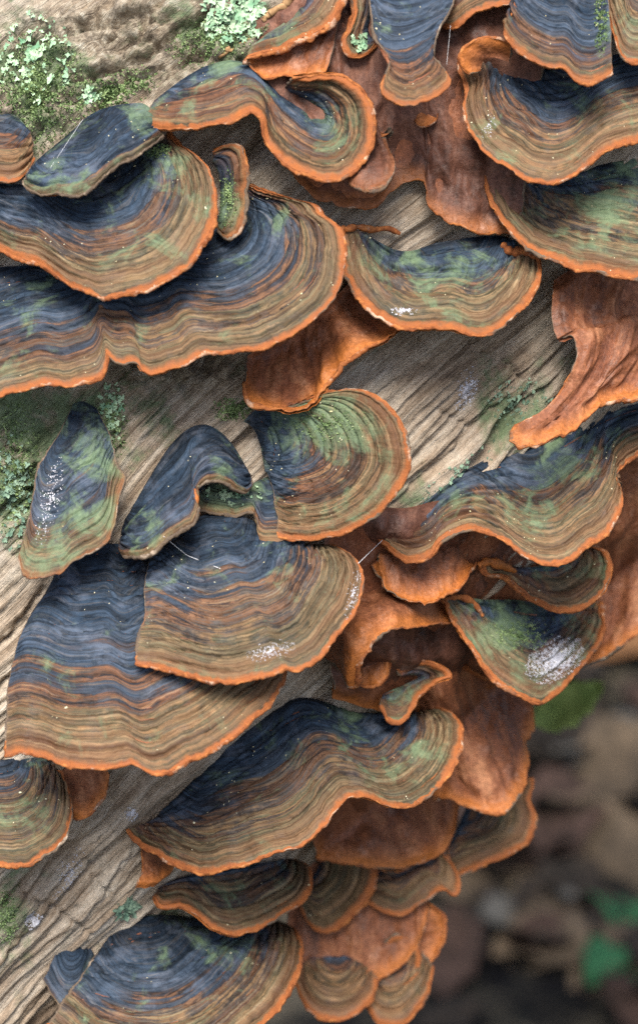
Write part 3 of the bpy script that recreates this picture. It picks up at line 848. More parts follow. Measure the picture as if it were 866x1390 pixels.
bracket('wavy_right', 'long wavy blue-brown bracket crossing the right side of the log',
        [(495, 713), (516, 736), (543, 757), (563, 762), (584, 754), (594, 737), (614, 724), (644, 719), (680, 731), (710, 752), (741, 764), (767, 763), (793, 744), (827, 718), (843, 690), (844, 668), (836, 650), (848, 628), (868, 619), (910, 606)],
        [(516, 721), (536, 710), (556, 698), (572, 684), (586, 672), (600, 660), (616, 648), (636, 636), (658, 624), (680, 614), (702, 608), (724, 602), (748, 592), (768, 582), (788, 572), (806, 564), (826, 558), (846, 552), (868, 546), (910, 536)],
        k=0.72, c=-0.15, off=14, dark=0.42, green=0.12, rim=4.4)
bracket('small_shell', 'small shell-like bracket tucked below the wavy bracket on the right',
        [(652, 764), (660, 780), (682, 780), (698, 792), (718, 809), (750, 826), (778, 829), (803, 816), (821, 799), (829, 769), (821, 749), (800, 740)],
        [(676, 764), (684, 766), (694, 768), (704, 770), (716, 770), (728, 769), (740, 766), (752, 763), (764, 758), (774, 752), (782, 747), (788, 743)],
        k=0.8, c=-0.2, off=56, dark=0.2, green=0.12, rim=4.8)
curl('small_shell', [(648, 768), (662, 762), (682, 768), (700, 776)], 7, M_UND)
bracket('mould', 'tongue-shaped bracket with a white mould crust, lower right',
        [(601, 815), (614, 841), (634, 872), (656, 903), (682, 929), (711, 945), (731, 953), (752, 943), (782, 912), (806, 882), (818, 851), (814, 818)],
        [(622, 812), (640, 812), (656, 814), (670, 814), (684, 814), (698, 814), (712, 816), (728, 818), (744, 820), (760, 822), (776, 822), (792, 816)],
        k=0.75, c=-0.35, off=54, dark=0.35, green=0.42, rim=4.6)
curl('mould', [(602, 814), (622, 810), (642, 818), (656, 838)], 5)

# --- left and centre
bracket('edge_left', 'short orange-edged bracket at the left edge beside the moss', [(-40, 244), (0, 245), (22, 244), (36, 234), (48, 214)], [(-40, 130), (-10, 144), (10, 150), (26, 160), (42, 178)],
        k=0.7, dark=0.15, green=0.12, off=10)
bracket('wide_dark', 'widest dark blue bracket, notched at the front, left of centre',
        [(-40, 546), (0, 537), (56, 520), (97, 522), (134, 510), (144, 494), (146, 481), (158, 489), (185, 491), (196, 504), (213, 507), (249, 497), (274, 480), (305, 479), (345, 476), (376, 466), (406, 448), (430, 430),
         (451, 403), (465, 372), (469, 334), (462, 309), (441, 293), (426, 277), (404, 271), (376, 263), (354, 255), (338, 251)],
        [(-40, 362), (0, 362), (40, 360), (70, 356), (96, 350), (112, 346), (126, 342), (140, 338), (156, 334), (170, 330), (184, 326), (198, 322), (214, 318), (230, 314), (246, 310), (260, 306), (272, 302), (284, 298),
         (294, 294), (302, 290), (308, 286), (312, 282), (316, 279), (319, 276), (321, 273), (324, 270), (327, 266), (330, 262)],
        green=0.12, k=0.72, c=0.2, off=14, dark=0.60, rim=4.2)
bracket('stub', 'narrow green-crusted upright lobe between two large blue brackets',
        [(290, 204), (312, 196), (328, 203), (335, 226), (332, 264), (327, 300), (309, 324), (296, 313)], [(288, 220), (292, 226), (296, 234), (298, 244), (299, 258), (299, 274), (298, 290), (295, 302)],
        k=0.9, c=0.2, off=46, dark=0.5, green=0.40, rim=4.4, tone=0.6)
bracket('semi_blue', 'semicircular blue bracket with tan rings and orange edge, upper left',
        [(-40, 322), (0, 339), (30, 352), (56, 358), (86, 379), (112, 395), (142, 404), (170, 400), (204, 390), (240, 372), (270, 339), (289, 303), (293, 280), (291, 249), (282, 226), (264, 208), (244, 195), (231, 178)],
        [(-40, 246), (-10, 248), (16, 250), (38, 250), (60, 248), (80, 244), (98, 240), (114, 236), (130, 230), (144, 224), (158, 218), (170, 213), (180, 208), (190, 204), (198, 200), (206, 196), (214, 192), (222, 186)],
        k=0.74, c=0.25, off=26, dark=0.48, green=0.2, rim=5)
bracket('dark_oval', 'elongated slate-blue bracket with pale green tip near the mossy bark',
        [(33, 244), (38, 256), (56, 264), (86, 265), (112, 264), (124, 256), (152, 231), (178, 214), (204, 198), (221, 184)],
        [(50, 218), (64, 206), (80, 193), (98, 178), (117, 160), (134, 150), (152, 144), (172, 141), (196, 141), (214, 158)],
        k=0.95, c=0.55, off=46, dark=0.82, green=0.22, rim=5, tone=0.0)
bracket('green_disc', 'round green-topped bracket with orange edge at the centre of the log',
        [(424, 540), (456, 530), (492, 530), (523, 546), (543, 571), (553, 597), (556, 622), (548, 652), (528, 683), (497, 708), (467, 724), (426, 733), (404, 734), (377, 728)],
        [(330, 572), (334, 574), (338, 576), (342, 580), (345, 584), (348, 589), (350, 594), (352, 600), (354, 606), (355, 612), (356, 618), (357, 624), (358, 630), (360, 636)],
        left=[(350, 556), (390, 556)], right=[(368, 656), (376, 690)],
        k=0.55, c=0.25, off=22, dark=0.34, green=0.36, ridge=0.7, rim=4.6)
bracket('slate_tongue', 'slender slate-blue tongue with whitish bloom and green lower edge, far left',
        [(26, 756), (32, 778), (48, 785), (82, 777), (100, 762), (142, 739), (154, 716), (162, 676), (170, 646)],
        [(100, 548), (103, 547), (106, 546), (109, 545), (113, 545), (117, 546), (121, 548), (126, 551), (132, 555)],
        left=[(82, 586), (57, 628), (46, 668), (38, 713)], right=[(150, 592), (158, 628)],
        k=0.42, c=0.35, off=14, ridge=0.6, dark=0.72, green=0.3, rim=5, tone=0.35)
bracket('low_step', 'greenish low ledge joining the arched bracket to the round one',
        [(264, 664), (270, 690), (296, 695), (320, 700), (343, 694), (350, 718), (357, 737), (384, 733)], [(280, 646), (292, 648), (306, 652), (322, 658), (338, 658), (352, 652), (364, 646), (374, 640)],
        k=0.7, c=0.3, off=18, dark=0.7, green=0.36, rim=4, tone=0.2)
bracket('arched', 'arched slate-blue bracket curving over a small notch, left of the round green one',
        [(163, 738), (166, 752), (178, 757), (198, 751), (229, 729), (262, 708), (270, 692), (266, 674), (272, 660), (288, 652), (304, 655), (320, 666), (336, 667), (342, 652)],
        [(166, 716), (176, 696), (188, 674), (202, 650), (218, 624), (232, 604), (248, 588), (262, 579), (276, 576), (290, 580), (304, 590), (318, 606), (330, 626), (338, 640)],
        k=0.95, c=0.5, off=20, dark=0.9, green=0.16, rim=5, tone=0.1)
bracket('big_fan', 'tall dark blue fan-shaped bracket with orange rim, lower left',
        [(8, 1026), (30, 1022), (61, 1028), (102, 1042), (142, 1042), (178, 1039), (213, 1050), (244, 1039), (295, 1014), (335, 984), (366, 953), (386, 928), (389, 908)],
        [(82, 764), (92, 756), (104, 750), (118, 744), (132, 740), (146, 738), (160, 738), (174, 740), (188, 744), (202, 750), (216, 758), (228, 768), (238, 780)],
        left=[(64, 802), (40, 838), (20, 888), (10, 954)],
        k=0.6, c=0.3, off=14, dark=0.60, rim=4.8)
bracket('front_fan', 'blue and brown half-round bracket overlapping the tall fan at its right',
        [(185, 902), (218, 905), (254, 915), (295, 925), (330, 926), (366, 915), (386, 907), (406, 907), (440, 887), (457, 862), (482, 826), (494, 790), (487, 762), (472, 749), (452, 739)],
        [(212, 744), (222, 736), (232, 728), (243, 720), (254, 712), (266, 704), (280, 698), (296, 696), (312, 696), (328, 700), (342, 706), (354, 714), (364, 722), (374, 730), (388, 738)],
        left=[(204, 760), (197, 800), (198, 836), (190, 866)],
        k=0.72, c=0.25, off=46, dark=0.42, green=0.12, rim=4.8, side_tone=0.3)
bracket('small_left', 'olive bracket with orange edge at the left edge below the tall fan', [(-40, 1164), (0, 1173), (30, 1173), (61, 1163), (86, 1137), (97, 1102), (91, 1066), (77, 1046)],
        [(-40, 1040), (-20, 1036), (0, 1032), (14, 1030), (28, 1028), (40, 1026), (52, 1026), (62, 1030)], k=0.65, c=0.1, off=10, dark=0.2, green=0.1, rim=4.6)
bracket('ear_left', 'small brown ear-shaped fungus under the rim of the tall fan', [(92, 1100), (103, 1110), (127, 1102), (144, 1077), (147, 1052)], [(84, 1046), (96, 1040), (110, 1036), (126, 1034), (140, 1036)],
        **{**BR, 'k': 0.45, 'off': 18, 'rim': 4})
bracket('wavy_low', 'wide wavy bracket with marbled blue and brown top, low centre',
        [(173, 1127), (190, 1145), (218, 1163), (254, 1178), (284, 1185), (315, 1178), (356, 1165), (396, 1152), (424, 1138), (441, 1122), (456, 1097), (473, 1082), (502, 1084), (533, 1094), (563, 1091), (588, 1071), (614, 1041), (626, 1006), (622, 978), (604, 962), (576, 962)],
        [(214, 1109), (228, 1096), (242, 1080), (256, 1064), (270, 1048), (284, 1032), (300, 1014), (318, 998), (338, 982), (358, 968), (380, 956), (402, 948), (424, 948), (446, 954), (466, 961), (484, 965), (500, 967), (516, 969), (530, 970), (544, 971), (556, 971)],
        k=0.68, c=0.1, off=18, dark=0.42, green=0.1, rim=4.6)
bracket('twist', 'small twisted lobe with green top above the wavy low bracket',
        [(516, 960), (530, 978), (548, 976), (568, 948), (594, 924), (610, 918), (600, 906), (574, 899), (540, 910)], [(520, 942), (528, 938), (538, 934), (548, 930), (558, 925), (566, 921), (566, 917), (556, 916), (544, 918)],
        k=0.9, c=0.0, off=58, dark=0.3, green=0.38, rim=4)
bracket('disc_low', 'small round brown-grey disc bracket at the bottom centre',
        [(452, 1150), (474, 1146), (494, 1148), (507, 1163), (510, 1188), (497, 1224), (472, 1249), (442, 1266), (424, 1261), (408, 1234)], [(428, 1158), (430, 1160), (432, 1162), (434, 1165), (434, 1170), (432, 1176), (430, 1182), (426, 1188), (422, 1192), (418, 1194)],
        k=0.6, c=0.2, off=26, dark=0.03, rim=4.6, ridge=0.8)
bracket('cup_low', 'brown-grey bracket with rolled tip at the lower right of the cluster',
        [(497, 1227), (517, 1237), (544, 1244), (568, 1229), (598, 1206), (618, 1214), (622, 1190), (606, 1162)], [(508, 1188), (522, 1182), (536, 1176), (550, 1170), (562, 1166), (574, 1162), (584, 1158), (592, 1154)],
        k=0.6, c=0.0, off=20, dark=0.06, rim=4.6, ridge=0.7)
bracket('ledge_low', 'thin brown bracket with speckled top below the wavy low one',
        [(208, 1218), (219, 1231), (249, 1231), (270, 1244), (290, 1262), (316, 1268), (352, 1259), (386, 1239), (417, 1218), (425, 1198), (417, 1176), (402, 1168)],
        [(216, 1204), (232, 1196), (250, 1190), (268, 1186), (286, 1182), (304, 1179), (322, 1176), (338, 1174), (354, 1171), (368, 1169), (380, 1167), (390, 1165)],
        k=0.85, c=-0.1, off=24, dark=0.12, green=0.16, rim=4.8)
bracket('ear_low', 'little rusty ear hanging under the left tip of the wavy low bracket', [(184, 1206), (208, 1203), (234, 1184)], [(192, 1148), (210, 1148), (232, 1158)],
        **{**BR, 'k': 0.4, 'off': 22, 'rim': 4, 'left': [(194, 1176)], 'side_tone': 1.0})
bracket('bottom_dark', 'dark blue bracket at the very bottom with brown right end',
        [(60, 1400), (120, 1440), (190, 1460), (270, 1450), (336, 1410), (384, 1360), (406, 1320), (410, 1284), (400, 1260), (380, 1250)],
        [(150, 1268), (164, 1258), (182, 1248), (204, 1242), (228, 1242), (254, 1244), (280, 1246), (304, 1246), (328, 1246), (350, 1246)],
        k=0.75, c=0.25, off=12, dark=0.55, green=0.14, rim=4.6)
bracket('bottom_bump', 'small dark knob bracket at the bottom left on bare wood', [(58, 1330), (84, 1366), (112, 1360), (136, 1312)], [(80, 1288), (94, 1280), (108, 1278), (122, 1284)],
        k=0.5, c=0.2, off=8, dark=0.98, rim=3, tone=0.0, ridge=0.4, green=0.2)


# ------------------------------------------------------------------ moss, lichen, mould, crumbs, silk
def basis(n):
    a = np.cross(n, (0.3, 0.8, 0.52))
    a /= np.linalg.norm(a)
    return a, np.cross(n, a)


def log_point(px, py, lift=0.0):
    """on the log surface at that place, with its outward normal"""
    d = float(log_depth(px, py))
    X, Y = metric(px, py, d)
    q = (X * SA + Y * CA - LS) / LR
    g_ = math.copysign(abs(q) ** (LE - 1), q)
    n = to_world(g_ * SA, g_ * CA, -max(0.02, 1 - abs(q) ** LE) ** ((LE - 1) / LE))
    n = n / np.linalg.norm(n)
    return W(px, py, d) + n * lift * 0.01, n


def cap_point(key, px, py):
    P, Q, N, e, loc = GRIDS[key]
    d = (P[..., 0] - px) ** 2 + (P[..., 1] - py) ** 2
    i = np.unravel_index(d.argmin(), d.shape)
    return (Q[i], N[i]) if d[i] < 60 else (None, None)


LOGTREE = None


def surface(on, px, py):
    if on == 'log':
        p, n = log_point(px, py, 0)
        hit = LOGTREE.ray_cast(Vector(p + n * 0.8), Vector(-n), 2.0)
        if hit[0] is not None:
            return np.array(hit[0]), n
        return p, n
    return cap_point(on, px, py)


def make_tree():
    from mathutils.bvhtree import BVHTree
    o = [x for x in bpy.data.objects if x.name == 'wood'][0]
    me = o.data
    nV, nF = len(me.vertices), len(me.polygons)
    co = np.empty(nV * 3, dtype=np.float32)
    me.vertices.foreach_get('co', co)
    co = co.reshape(-1, 3) + np.array(o.parent.location)
    ix = np.empty(nF * 4, dtype=np.int32)
    me.loops.foreach_get('vertex_index', ix)
    return BVHTree.FromPolygons(co.tolist(), ix.reshape(-1, 4).tolist())


LOGTREE = make_tree()


def scatter(on, cx, cy, rx, ry, n, rot=0.0, power=0.7):
    out = []
    for _ in range(n):
        r, a = random.random() ** power, random.uniform(0, 2 * math.pi)
        x, y = r * rx * math.cos(a), r * ry * math.sin(a)
        x, y = x * math.cos(rot) - y * math.sin(rot), x * math.sin(rot) + y * math.cos(rot)
        q, nn = surface(on, cx + x, cy + y)
        if q is not None:
            out.append((q, nn, r))
    return out


class Soup:
    def __init__(s):
        s.V, s.F = [], []

    def add(s, v, f):
        b = len(s.V)
        s.V += [tuple(x) for x in v]
        s.F += [tuple(i + b for i in q) for q in f]

    def build(s, name, mat, smooth_shade=True, parent=None):
        V = np.array(s.V)
        loc = V.mean(0)
        if parent is not None:
            loc = np.array(parent.location)
        o = link(name, mesh_from(name, V - loc, s.F, mat, None, smooth_shade), parent, None if parent is not None else loc)
        return o


ICO_V, ICO_F = None, None
_t = (1 + 5 ** 0.5) / 2
ICO_V = np.array([(-1, _t, 0), (1, _t, 0), (-1, -_t, 0), (1, -_t, 0), (0, -1, _t), (0, 1, _t), (0, -1, -_t), (0, 1, -_t), (_t, 0, -1), (_t, 0, 1), (-_t, 0, -1), (-_t, 0, 1)]) / 1.9
ICO_F = [(0, 11, 5), (0, 5, 1), (0, 1, 7), (0, 7, 10), (0, 10, 11), (1, 5, 9), (5, 11, 4), (11, 10, 2), (10, 7, 6), (7, 1, 8), (3, 9, 4), (3, 4, 2), (3, 2, 6), (3, 6, 8), (3, 8, 9), (4, 9, 5), (2, 4, 11), (6, 2, 10), (8, 6, 7), (9, 8, 1)]


def grain(soup, q, n, r, flat=0.5):
    a, b = basis(n)
    c = random.uniform(0.6, 1.4)
    th = random.uniform(0, 6.28)
    a, b = a * math.cos(th) + b * math.sin(th), b * math.cos(th) - a * math.sin(th)
    jit = 1 + rng.uniform(-0.25, 0.25, (12, 1))
    v = ICO_V * jit
    soup.add(q + r * (v[:, :1] * a * c + v[:, 1:2] * b / c + v[:, 2:] * n * flat), ICO_F)


def moss_tuft(soup, q, n, size):
    for _ in range(random.randint(4, 7)):
        d = n + rng.normal(0, 0.75, 3) + np.array((0, 0, 0.3))
        d /= np.linalg.norm(d)
        side = np.cross(d, rng.normal(0, 1, 3))
        side /= np.linalg.norm(side)
        L = size * random.uniform(0.5, 1.2)
        w = L * 0.24
        b0 = q - n * 0.01
        mid = b0 + d * L * 0.5 + side * 0
        soup.add([b0 - side * w * 0.4, b0 + side * w * 0.4, mid + side * w, b0 + d * L, mid - side * w], [(0, 1, 2, 3, 4)])


def lichen_flake(soup, q, n, R):
    """ruffled lobed rosette"""
    a, b = basis(n)
    m = 14
    ph0 = random.uniform(0, 6.28)
    lob = random.choice((3, 4, 5))
    v = [q + n * 0.004]
    for ring, h in ((0.55, 0.10), (1.0, 0.30)):
        for i in range(m):
            t = 2 * math.pi * i / m
            rr = R * ring * (1 + 0.38 * math.sin(lob * t + ph0) * ring + random.uniform(-0.15, 0.15))
            up = R * h * (0.6 + 0.7 * math.sin(3 * t + ph0 * 2) + random.uniform(-0.3, 0.4))
            v.append(q + a * rr * math.cos(t) + b * rr * math.sin(t) + n * max(0.004, up))
    f = [(0, 1 + i, 1 + (i + 1) % m) for i in range(m)]
    f += [(1 + i, 1 + m + i, 1 + m + (i + 1) % m, 1 + (i + 1) % m) for i in range(m)]
    soup.add(v, f)


def moss_patch(label, on, cx, cy, rx, ry, n, size=0.09, rot=0.0, mat=None):
    sp = Soup()
    for q, nn, r in scatter(on, cx, cy, rx, ry, n, rot):
        moss_tuft(sp, q, nn, size * (1.15 - 0.5 * r))
    o = sp.build('moss_patch', mat or M_MOSS, False)
    tag(o, label, 'moss', 'moss on log and brackets', 'stuff')


def lichen_patch(label, on, cx, cy, rx, ry, n, size=0.06, rot=0.0, mat=None):
    sp = Soup()
    for q, nn, r in scatter(on, cx, cy, rx, ry, n, rot):
        lichen_flake(sp, q + nn * random.uniform(0, 0.04), nn + rng.normal(0, 0.3, 3), size * random.uniform(0.5, 1.25) * (1.1 - 0.4 * r))
    o = sp.build('lichen_patch', mat or M_LICH, True)
    tag(o, label, 'lichen', 'lichen on log and brackets', 'stuff')


def mould_patch(label, on, cx, cy, rx, ry, n, size=0.025, rot=0.0, name='mould_patch'):
    sp = Soup()
    for q, nn, r in scatter(on, cx, cy, rx, ry, n, rot, 0.8):
        grain(sp, q, nn, size * random.uniform(0.3, 1.3) * (1.2 - 0.6 * r), 0.3)
    o = sp.build(name, M_WHITE, True)
    tag(o, label, 'mould', 'white mould on log and brackets', 'stuff')


moss_patch('green moss cushion on the bark at the left edge near the top', 'log', 50, 125, 80, 85, 2200, 0.052)
moss_patch('sparse moss along the bark above the slate-blue oval bracket', 'log', 150, 125, 70, 26, 500, 0.07, -0.3)
moss_patch('moss beside the pale lichen at the top of the log', 'log', 300, 50, 80, 40, 900, 0.055, -0.3)
moss_patch('moss in the bark hollow left of the slate-blue tongue', 'log', 22, 640, 36, 100, 800, 0.052)
moss_patch('thin moss fringe right of the slate-blue tongue', 'log', 150, 575, 26, 55, 220, 0.06)
moss_patch('moss between the folded rusty sheet and the round green bracket', 'log', 318, 558, 30, 16, 240, 0.06)
moss_patch('thin moss at the lower left edge of the bare wood', 'log', 8, 1240, 14, 45, 160, 0.06)
moss_patch('moss crust on top of the round green bracket', 'green_disc', 445, 575, 62, 30, 420, 0.035)
moss_patch('moss film down the narrow upright lobe', 'stub', 312, 270, 12, 45, 150, 0.045)
moss_patch('green moss on the white-moulded bracket', 'mould', 700, 862, 48, 24, 330, 0.04)
moss_patch('moss streak over the top of the bracket strip in the top right corner', 'blue_top', 815, 30, 10, 50, 140, 0.05)
moss_patch('moss line where the oval bracket meets the semicircular blue one', 'semi_blue', 215, 205, 22, 10, 120, 0.045)
lichen_patch('pale mint lichen tuft at the top of the log beside the folded bracket', 'log', 318, 24, 46, 36, 230, 0.055)
lichen_patch('mint lichen at the top edge left of the hanging waisted bracket', 'fold_hook', 488, 58, 12, 14, 24, 0.05)
lichen_patch('mint lichen rosette above the slate-blue oval bracket', 'log', 124, 130, 15, 11, 40, 0.045)
lichen_patch('teal lichen rosette on bare wood near the bottom', 'log', 171, 1226, 20, 14, 26, 0.075, 0, M_LICH2)
lichen_patch('mint lichen scattered over mossy bark at the left edge', 'log', 50, 80, 55, 60, 110, 0.042)
lichen_patch('teal lichen flecks on bare wood beside the rusty curtain', 'log', 700, 545, 42, 34, 130, 0.026, -0.7, M_LICH2)
lichen_patch('teal lichen flecks on wood above the long wavy bracket', 'log', 620, 640, 70, 16, 90, 0.024, -0.7, M_LICH2)
lichen_patch('mint lichen in the bark left of the slate-blue tongue', 'log', 20, 670, 28, 80, 150, 0.035, 0, M_LICH2)
lichen_patch('mint lichen specks beside the top of the slate-blue tongue', 'log', 150, 560, 20, 45, 80, 0.03, 0, M_LICH)
lichen_patch('teal lichen flecks along the low greenish ledge', 'low_step', 320, 672, 40, 14, 34, 0.04, 0, M_LICH)
mould_patch('white mould crust on the tongue-shaped bracket, lower right', 'mould', 752, 896, 44, 28, 1500, 0.017, -0.5)
mould_patch('thin white web on the lower edge of the half-round bracket', 'front_fan', 368, 884, 36, 14, 220, 0.010, -0.2)
mould_patch('white bloom on the slender slate-blue tongue', 'slate_tongue', 68, 680, 15, 62, 260, 0.011, 0.25)
mould_patch('round white mould spot on bare wood at the bottom left', 'log', 44, 1247, 15, 13, 230, 0.022)
mould_patch('small white mould spot on bare wood under the tall fan', 'log', 173, 1096, 9, 9, 110, 0.018)
mould_patch('white streak on bare wood left of the bottom brackets', 'log', 92, 1182, 14, 40, 230, 0.017, 0.5)
mould_patch('white patch on bare wood right of centre', 'log', 634, 530, 15, 32, 230, 0.02, 0.3)
mould_patch('white flecks along the lip of the shallow olive dish', 'olive_dish', 548, 424, 20, 6, 90, 0.016)
mould_patch('white flecks on the ruffled upper right bracket', 'big_right', 664, 170, 10, 26, 70, 0.010, 0.2)
mould_patch('white flecks on the edge of the half-round bracket at its right end', 'front_fan', 478, 806, 8, 36, 120, 0.010, 0.25)

# pale crumbs lying on the caps: parts of the bracket, too small to pick apart
for key, n in (('lobed', 60), ('semi_blue', 50), ('wide_dark', 90), ('big_right', 60), ('olive_right', 40), ('olive_dish', 60), ('green_disc', 70), ('big_fan', 60),
               ('front_fan', 70), ('wavy_low', 90), ('wavy_right', 80), ('ledge_low', 70), ('mould', 30), ('dark_oval', 16), ('arched', 24), ('slate_tongue', 24), ('waist', 20),
               ('blue_top', 26), ('fold_top', 24), ('disc_low', 20), ('bottom_dark', 40), ('small_left', 20), ('small_shell', 16), ('low_step', 14)):
    P, Q, N, e, loc = GRIDS[key]
    sp = Soup()
    for _ in range(n * 2):
        i, j = int(Q.shape[0] * random.uniform(0.1, 0.97)), random.randrange(2, Q.shape[1] - 2)
        if fbm(P[i, j, 0] / 45, P[i, j, 1] / 45, 301, 2) < random.uniform(-0.1, 0.5):
            continue
        grain(sp, Q[i, j], N[i, j], 0.0075 * random.uniform(0.5, 1.6) * (2.0 if random.random() < 0.08 else 1), 0.6)
    o = sp.build('pale_crumbs', M_CRUMB, True, e)
    o['kind'] = 'stuff'


def thread(label, pts, r=0.0045, sag=0.0):
    P = np.array(pts)
    n = 24
    s = np.linspace(0, 1, n)
    k = np.linspace(0, 1, len(P))
    C = np.stack([np.interp(s, k, P[:, i]) for i in range(3)], 1)
    C[:, 2] -= sag * np.sin(np.pi * s)
    loc = C[0].copy()
    o = link('spider_thread', tube_mesh('spider_thread', C - loc, r, M_SILK, 5), None, loc)
    tag(o, label, 'spider thread', 'spider silk across the brackets')


def cp(key, px, py, lift=0.0):
    q, n = cap_point(key, px, py)
    return q + n * lift


thread('spider thread from the arched bracket down onto the half-round one', [cp('arched', 222, 728, 0.02), cp('front_fan', 256, 756, 0.03), cp('front_fan', 300, 772, 0.0)], 0.003)
thread('spider thread between the half-round bracket and the long wavy one', [cp('front_fan', 489, 764), cp('wavy_right', 519, 735)], 0.004)
thread('spider thread slanting over the slate-blue oval bracket', [cp('dark_oval', 116, 165, 0.03), cp('dark_oval', 70, 230, 0.02)], 0.0016)
thread('spider thread hanging before the umber crust at the top', [cp('flap_top', 612, 34, 0.0), W(606, 88, -40)], 0.003)


def twig(label, pts, r, lift):
    C = spline(pts, 30)
    P = np.array([log_point(x, y, lift)[0] for x, y in C])
    P += np.stack([fbm(np.arange(30) / 4, i, 77, 2) for i in range(3)], 1) * 0.05
    loc = P[0].copy()
    rr = r * np.linspace(1.0, 0.5, 30) * (1 + 0.3 * fbm(np.arange(30) / 3, 4, 12, 2))
    o = link('twig', tube_mesh('twig', P - loc, rr, M_TWIG, 8), None, loc)
    tag(o, label, 'twig', 'twigs on the log')


twig('tan twig lying on lichen at the top of the log', [(404, -14), (390, 6), (372, 18), (354, 34)], 0.075, 14)
twig('thin twig on the bark near the top', [(300, 76), (318, 66), (340, 58)], 0.03, 10)


# ------------------------------------------------------------------ blurred forest floor behind the log
def leaf_mesh(name, L, Wd, bend, seed, mat):
    n, m = 14, 7
    x = np.linspace(0, 1, n)
    w = Wd * np.sin(np.pi * x ** 0.8) ** 0.8 * (1 + 0.12 * np.sin(x * 26 + seed))
    y = np.linspace(-1, 1, m)
    X = np.repeat(x[:, None] * L, m, 1)
    Y = w[:, None] * y[None]
    Z = bend * L * (x[:, None] - 0.5) ** 2 + 0.35 * np.abs(Y) + fbm(X / L * 4, Y / L * 4 + seed, seed, 2) * 0.12 * L
    top = np.stack([X - L / 2, Y, Z], -1).reshape(-1, 3)
    V = np.vstack([top, top - np.array((0, 0, 0.03))])
    f = grid_faces(n, m)
    ring = list(range(0, m)) + [i * m + m - 1 for i in range(1, n)] + list(range(n * m - 2, (n - 1) * m - 1, -1)) + [i * m for i in range(n - 2, 0, -1)]
    side = [(ring[i], ring[(i + 1) % len(ring)], ring[(i + 1) % len(ring)] + n * m, ring[i] + n * m) for i in range(len(ring))]
    F = [tuple(q) for q in f[:, ::-1]] + [tuple(q + n * m) for q in f] + side
    return mesh_from(name, V, F, mat)


M_DLEAF = [plain('dead_leaf_tan', (0.045, 0.034, 0.023), (0.12, 0.088, 0.058), 0.6), plain('dead_leaf_red', (0.022, 0.014, 0.011), (0.060, 0.036, 0.028), 1.2),  # leaf colours darkened too: the log's shade is put into the albedo
           plain('dead_leaf_dark', (0.008, 0.007, 0.006), (0.032, 0.024, 0.018), 1.2), plain('dead_leaf_orange', (0.10, 0.045, 0.018), (0.20, 0.10, 0.042), 1.2)]
M_GREEN = plain('herb_green', (0.010, 0.050, 0.022), (0.03, 0.115, 0.048), 1.5)
M_LIME = plain('leaf_lime', (0.09, 0.14, 0.035), (0.20, 0.26, 0.08), 1.5)
M_STONE = plain('stone_grey', (0.035, 0.036, 0.034), (0.11, 0.105, 0.095), 1.5)

leaf_data = [[leaf_mesh('dead_leaf', 4.6, 1.5, 0.5, 3 + 5 * j + k, M_DLEAF[k]) for j in range(2)] for k in range(4)]


def put_leaf(px, py, k, scale, label, group=None, lift=0.4):
    g = ground_hit(px, py)
    g[2] += 0.9 + lift
    o = link('dead_leaf', leaf_data[k][random.randrange(2)], None, g)
    o.rotation_euler = (random.uniform(-0.5, 0.5), random.uniform(-0.5, 0.5), random.uniform(0, 6.28))
    o.scale = (scale,) * 3
    tag(o, label, 'leaf', group)


put_leaf(845, 1085, 0, 1.5, 'pale tan dead leaf, blurred, right of the lower brackets', 'dead leaves on the forest floor')
put_leaf(820, 1200, 0, 1.3, 'pale tan dead leaf, blurred, above the green herb', 'dead leaves on the forest floor')
put_leaf(700, 1170, 1, 1.9, 'dull red-brown dead leaf, blurred, beside the lower right bracket', 'dead leaves on the forest floor')
put_leaf(648, 1190, 1, 1.5, 'dark red-brown dead leaf partly behind the rolled brown bracket', 'dead leaves on the forest floor')
put_leaf(852, 905, 3, 1.2, 'orange-brown dead leaf, blurred, below the broad underside at the right edge', 'dead leaves on the forest floor')
for i in range(46):
    px, py = random.uniform(600, 960), random.uniform(880, 1420)
    put_leaf(px, py, random.choice((2, 2, 1, 2, 0)), random.uniform(0.6, 1.5), 'small blurred dead leaf among many on the dark forest floor', 'scattered dead leaves on the forest floor', random.uniform(-0.3, 0.4))


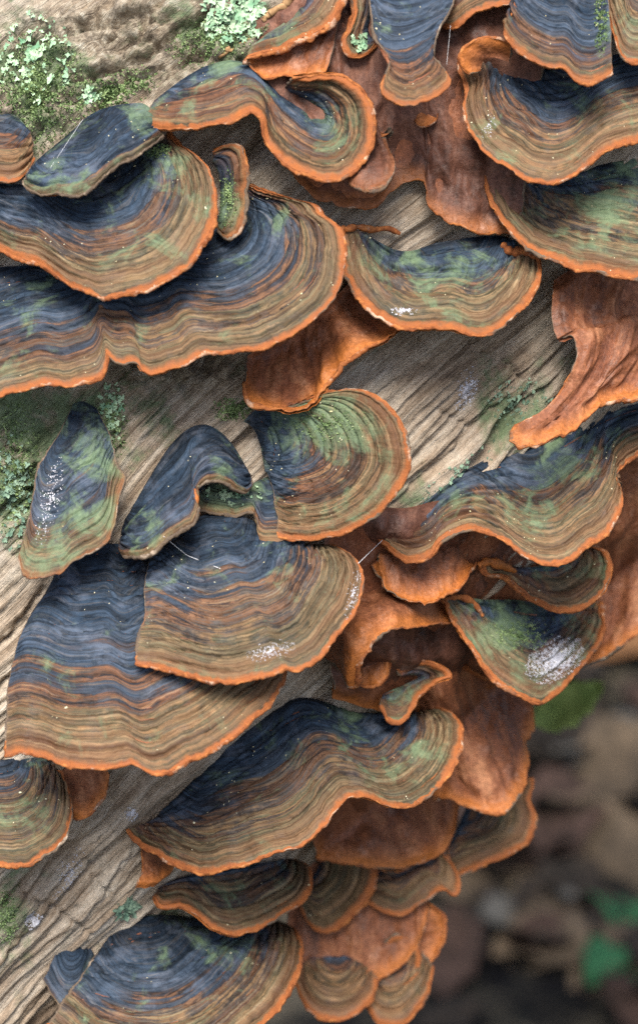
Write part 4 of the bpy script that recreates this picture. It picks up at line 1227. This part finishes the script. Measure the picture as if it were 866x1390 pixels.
def stone(px, py, r, label):
    g = ground_hit(px, py)
    g[2] += 0.6
    n, m = 14, 20
    th, ph = np.meshgrid(np.linspace(0, np.pi, n), np.linspace(0, 2 * np.pi, m), indexing='ij')
    rr = r * (1 + 0.35 * fbm(np.cos(ph) * 1.3 + th, np.sin(ph) * 1.3 + th, int(px), 3))
    rr[:, -1] = rr[:, 0]
    V = np.stack([rr * np.sin(th) * np.cos(ph) * 1.3, rr * np.sin(th) * np.sin(ph), rr * np.cos(th) * 0.7], -1).reshape(-1, 3)
    o = link('stone', mesh_from('stone', V, grid_faces(n, m, False), M_STONE), None, g)
    o.rotation_euler = (0, 0, px)
    tag(o, label, 'stone', 'stones on the forest floor')


stone(770, 1050, 1.1, 'small grey stone, blurred, on the dark floor right of the hanging sheet')
stone(680, 1262, 1.0, 'small grey stone, blurred, beside the lowest orange-rimmed lobe')
stone(758, 1245, 0.9, 'small grey stone, blurred, left of the green herb')
stone(850, 1020, 1.5, 'larger grey-green stone, blurred, at the right edge')


def herb(px, py, label):
    g = ground_hit(px, py)
    e = bpy.data.objects.new('herb', None)
    COL.link(e)
    e.location = g
    tag(e, label, 'plant')
    dat = leaf_mesh('leaf', 2.7, 0.85, -0.4, 4, M_GREEN)
    for i in range(9):
        a = i * 2.4
        o = link('leaf', dat, e)
        rad = 1.4 + 0.15 * i
        o.location = (rad * math.cos(a), rad * math.sin(a), 0.5 + 0.12 * i)
        o.rotation_euler = (random.uniform(-0.4, 0.4), random.uniform(-0.3, 0.3), a)
        st = tube_mesh('stem', np.array([(0, 0, -0.5), (rad * 0.2 * math.cos(a), rad * 0.2 * math.sin(a), 0.4), (rad * 0.6 * math.cos(a), rad * 0.6 * math.sin(a), 0.5 + 0.12 * i)]), 0.07, M_GREEN, 6)
        link('stem', st, e)


herb(846, 1300, 'low bright green herb, blurred, at the lower right corner')
# one yellow-green leaf on its stalk close behind the mould-covered bracket
g = W(752, 962, 1500)
e = bpy.data.objects.new('leaf_sprig', None)
COL.link(e)
base = np.array((g[0] - 20.0, g[1] + 4.0, GZ))
e.location = base
tag(e, 'lime green leaf, blurred, just behind the white-moulded bracket', 'leaf')
lf = link('leaf', leaf_mesh('leaf', 1.6, 0.42, 0.3, 9, M_LIME), e)
lf.location = g - base + np.array((0.3, 0, 0.1))
lf.rotation_euler = (math.radians(55), math.radians(-35), 0)
link('stalk', tube_mesh('stalk', np.array([(0, 0, -0.3), (4.0, -1.0, 16.0), tuple(g - base + np.array((-2.2, 0.5, -0.3))), tuple(g - base)]), 0.05, M_LIME, 6), e)
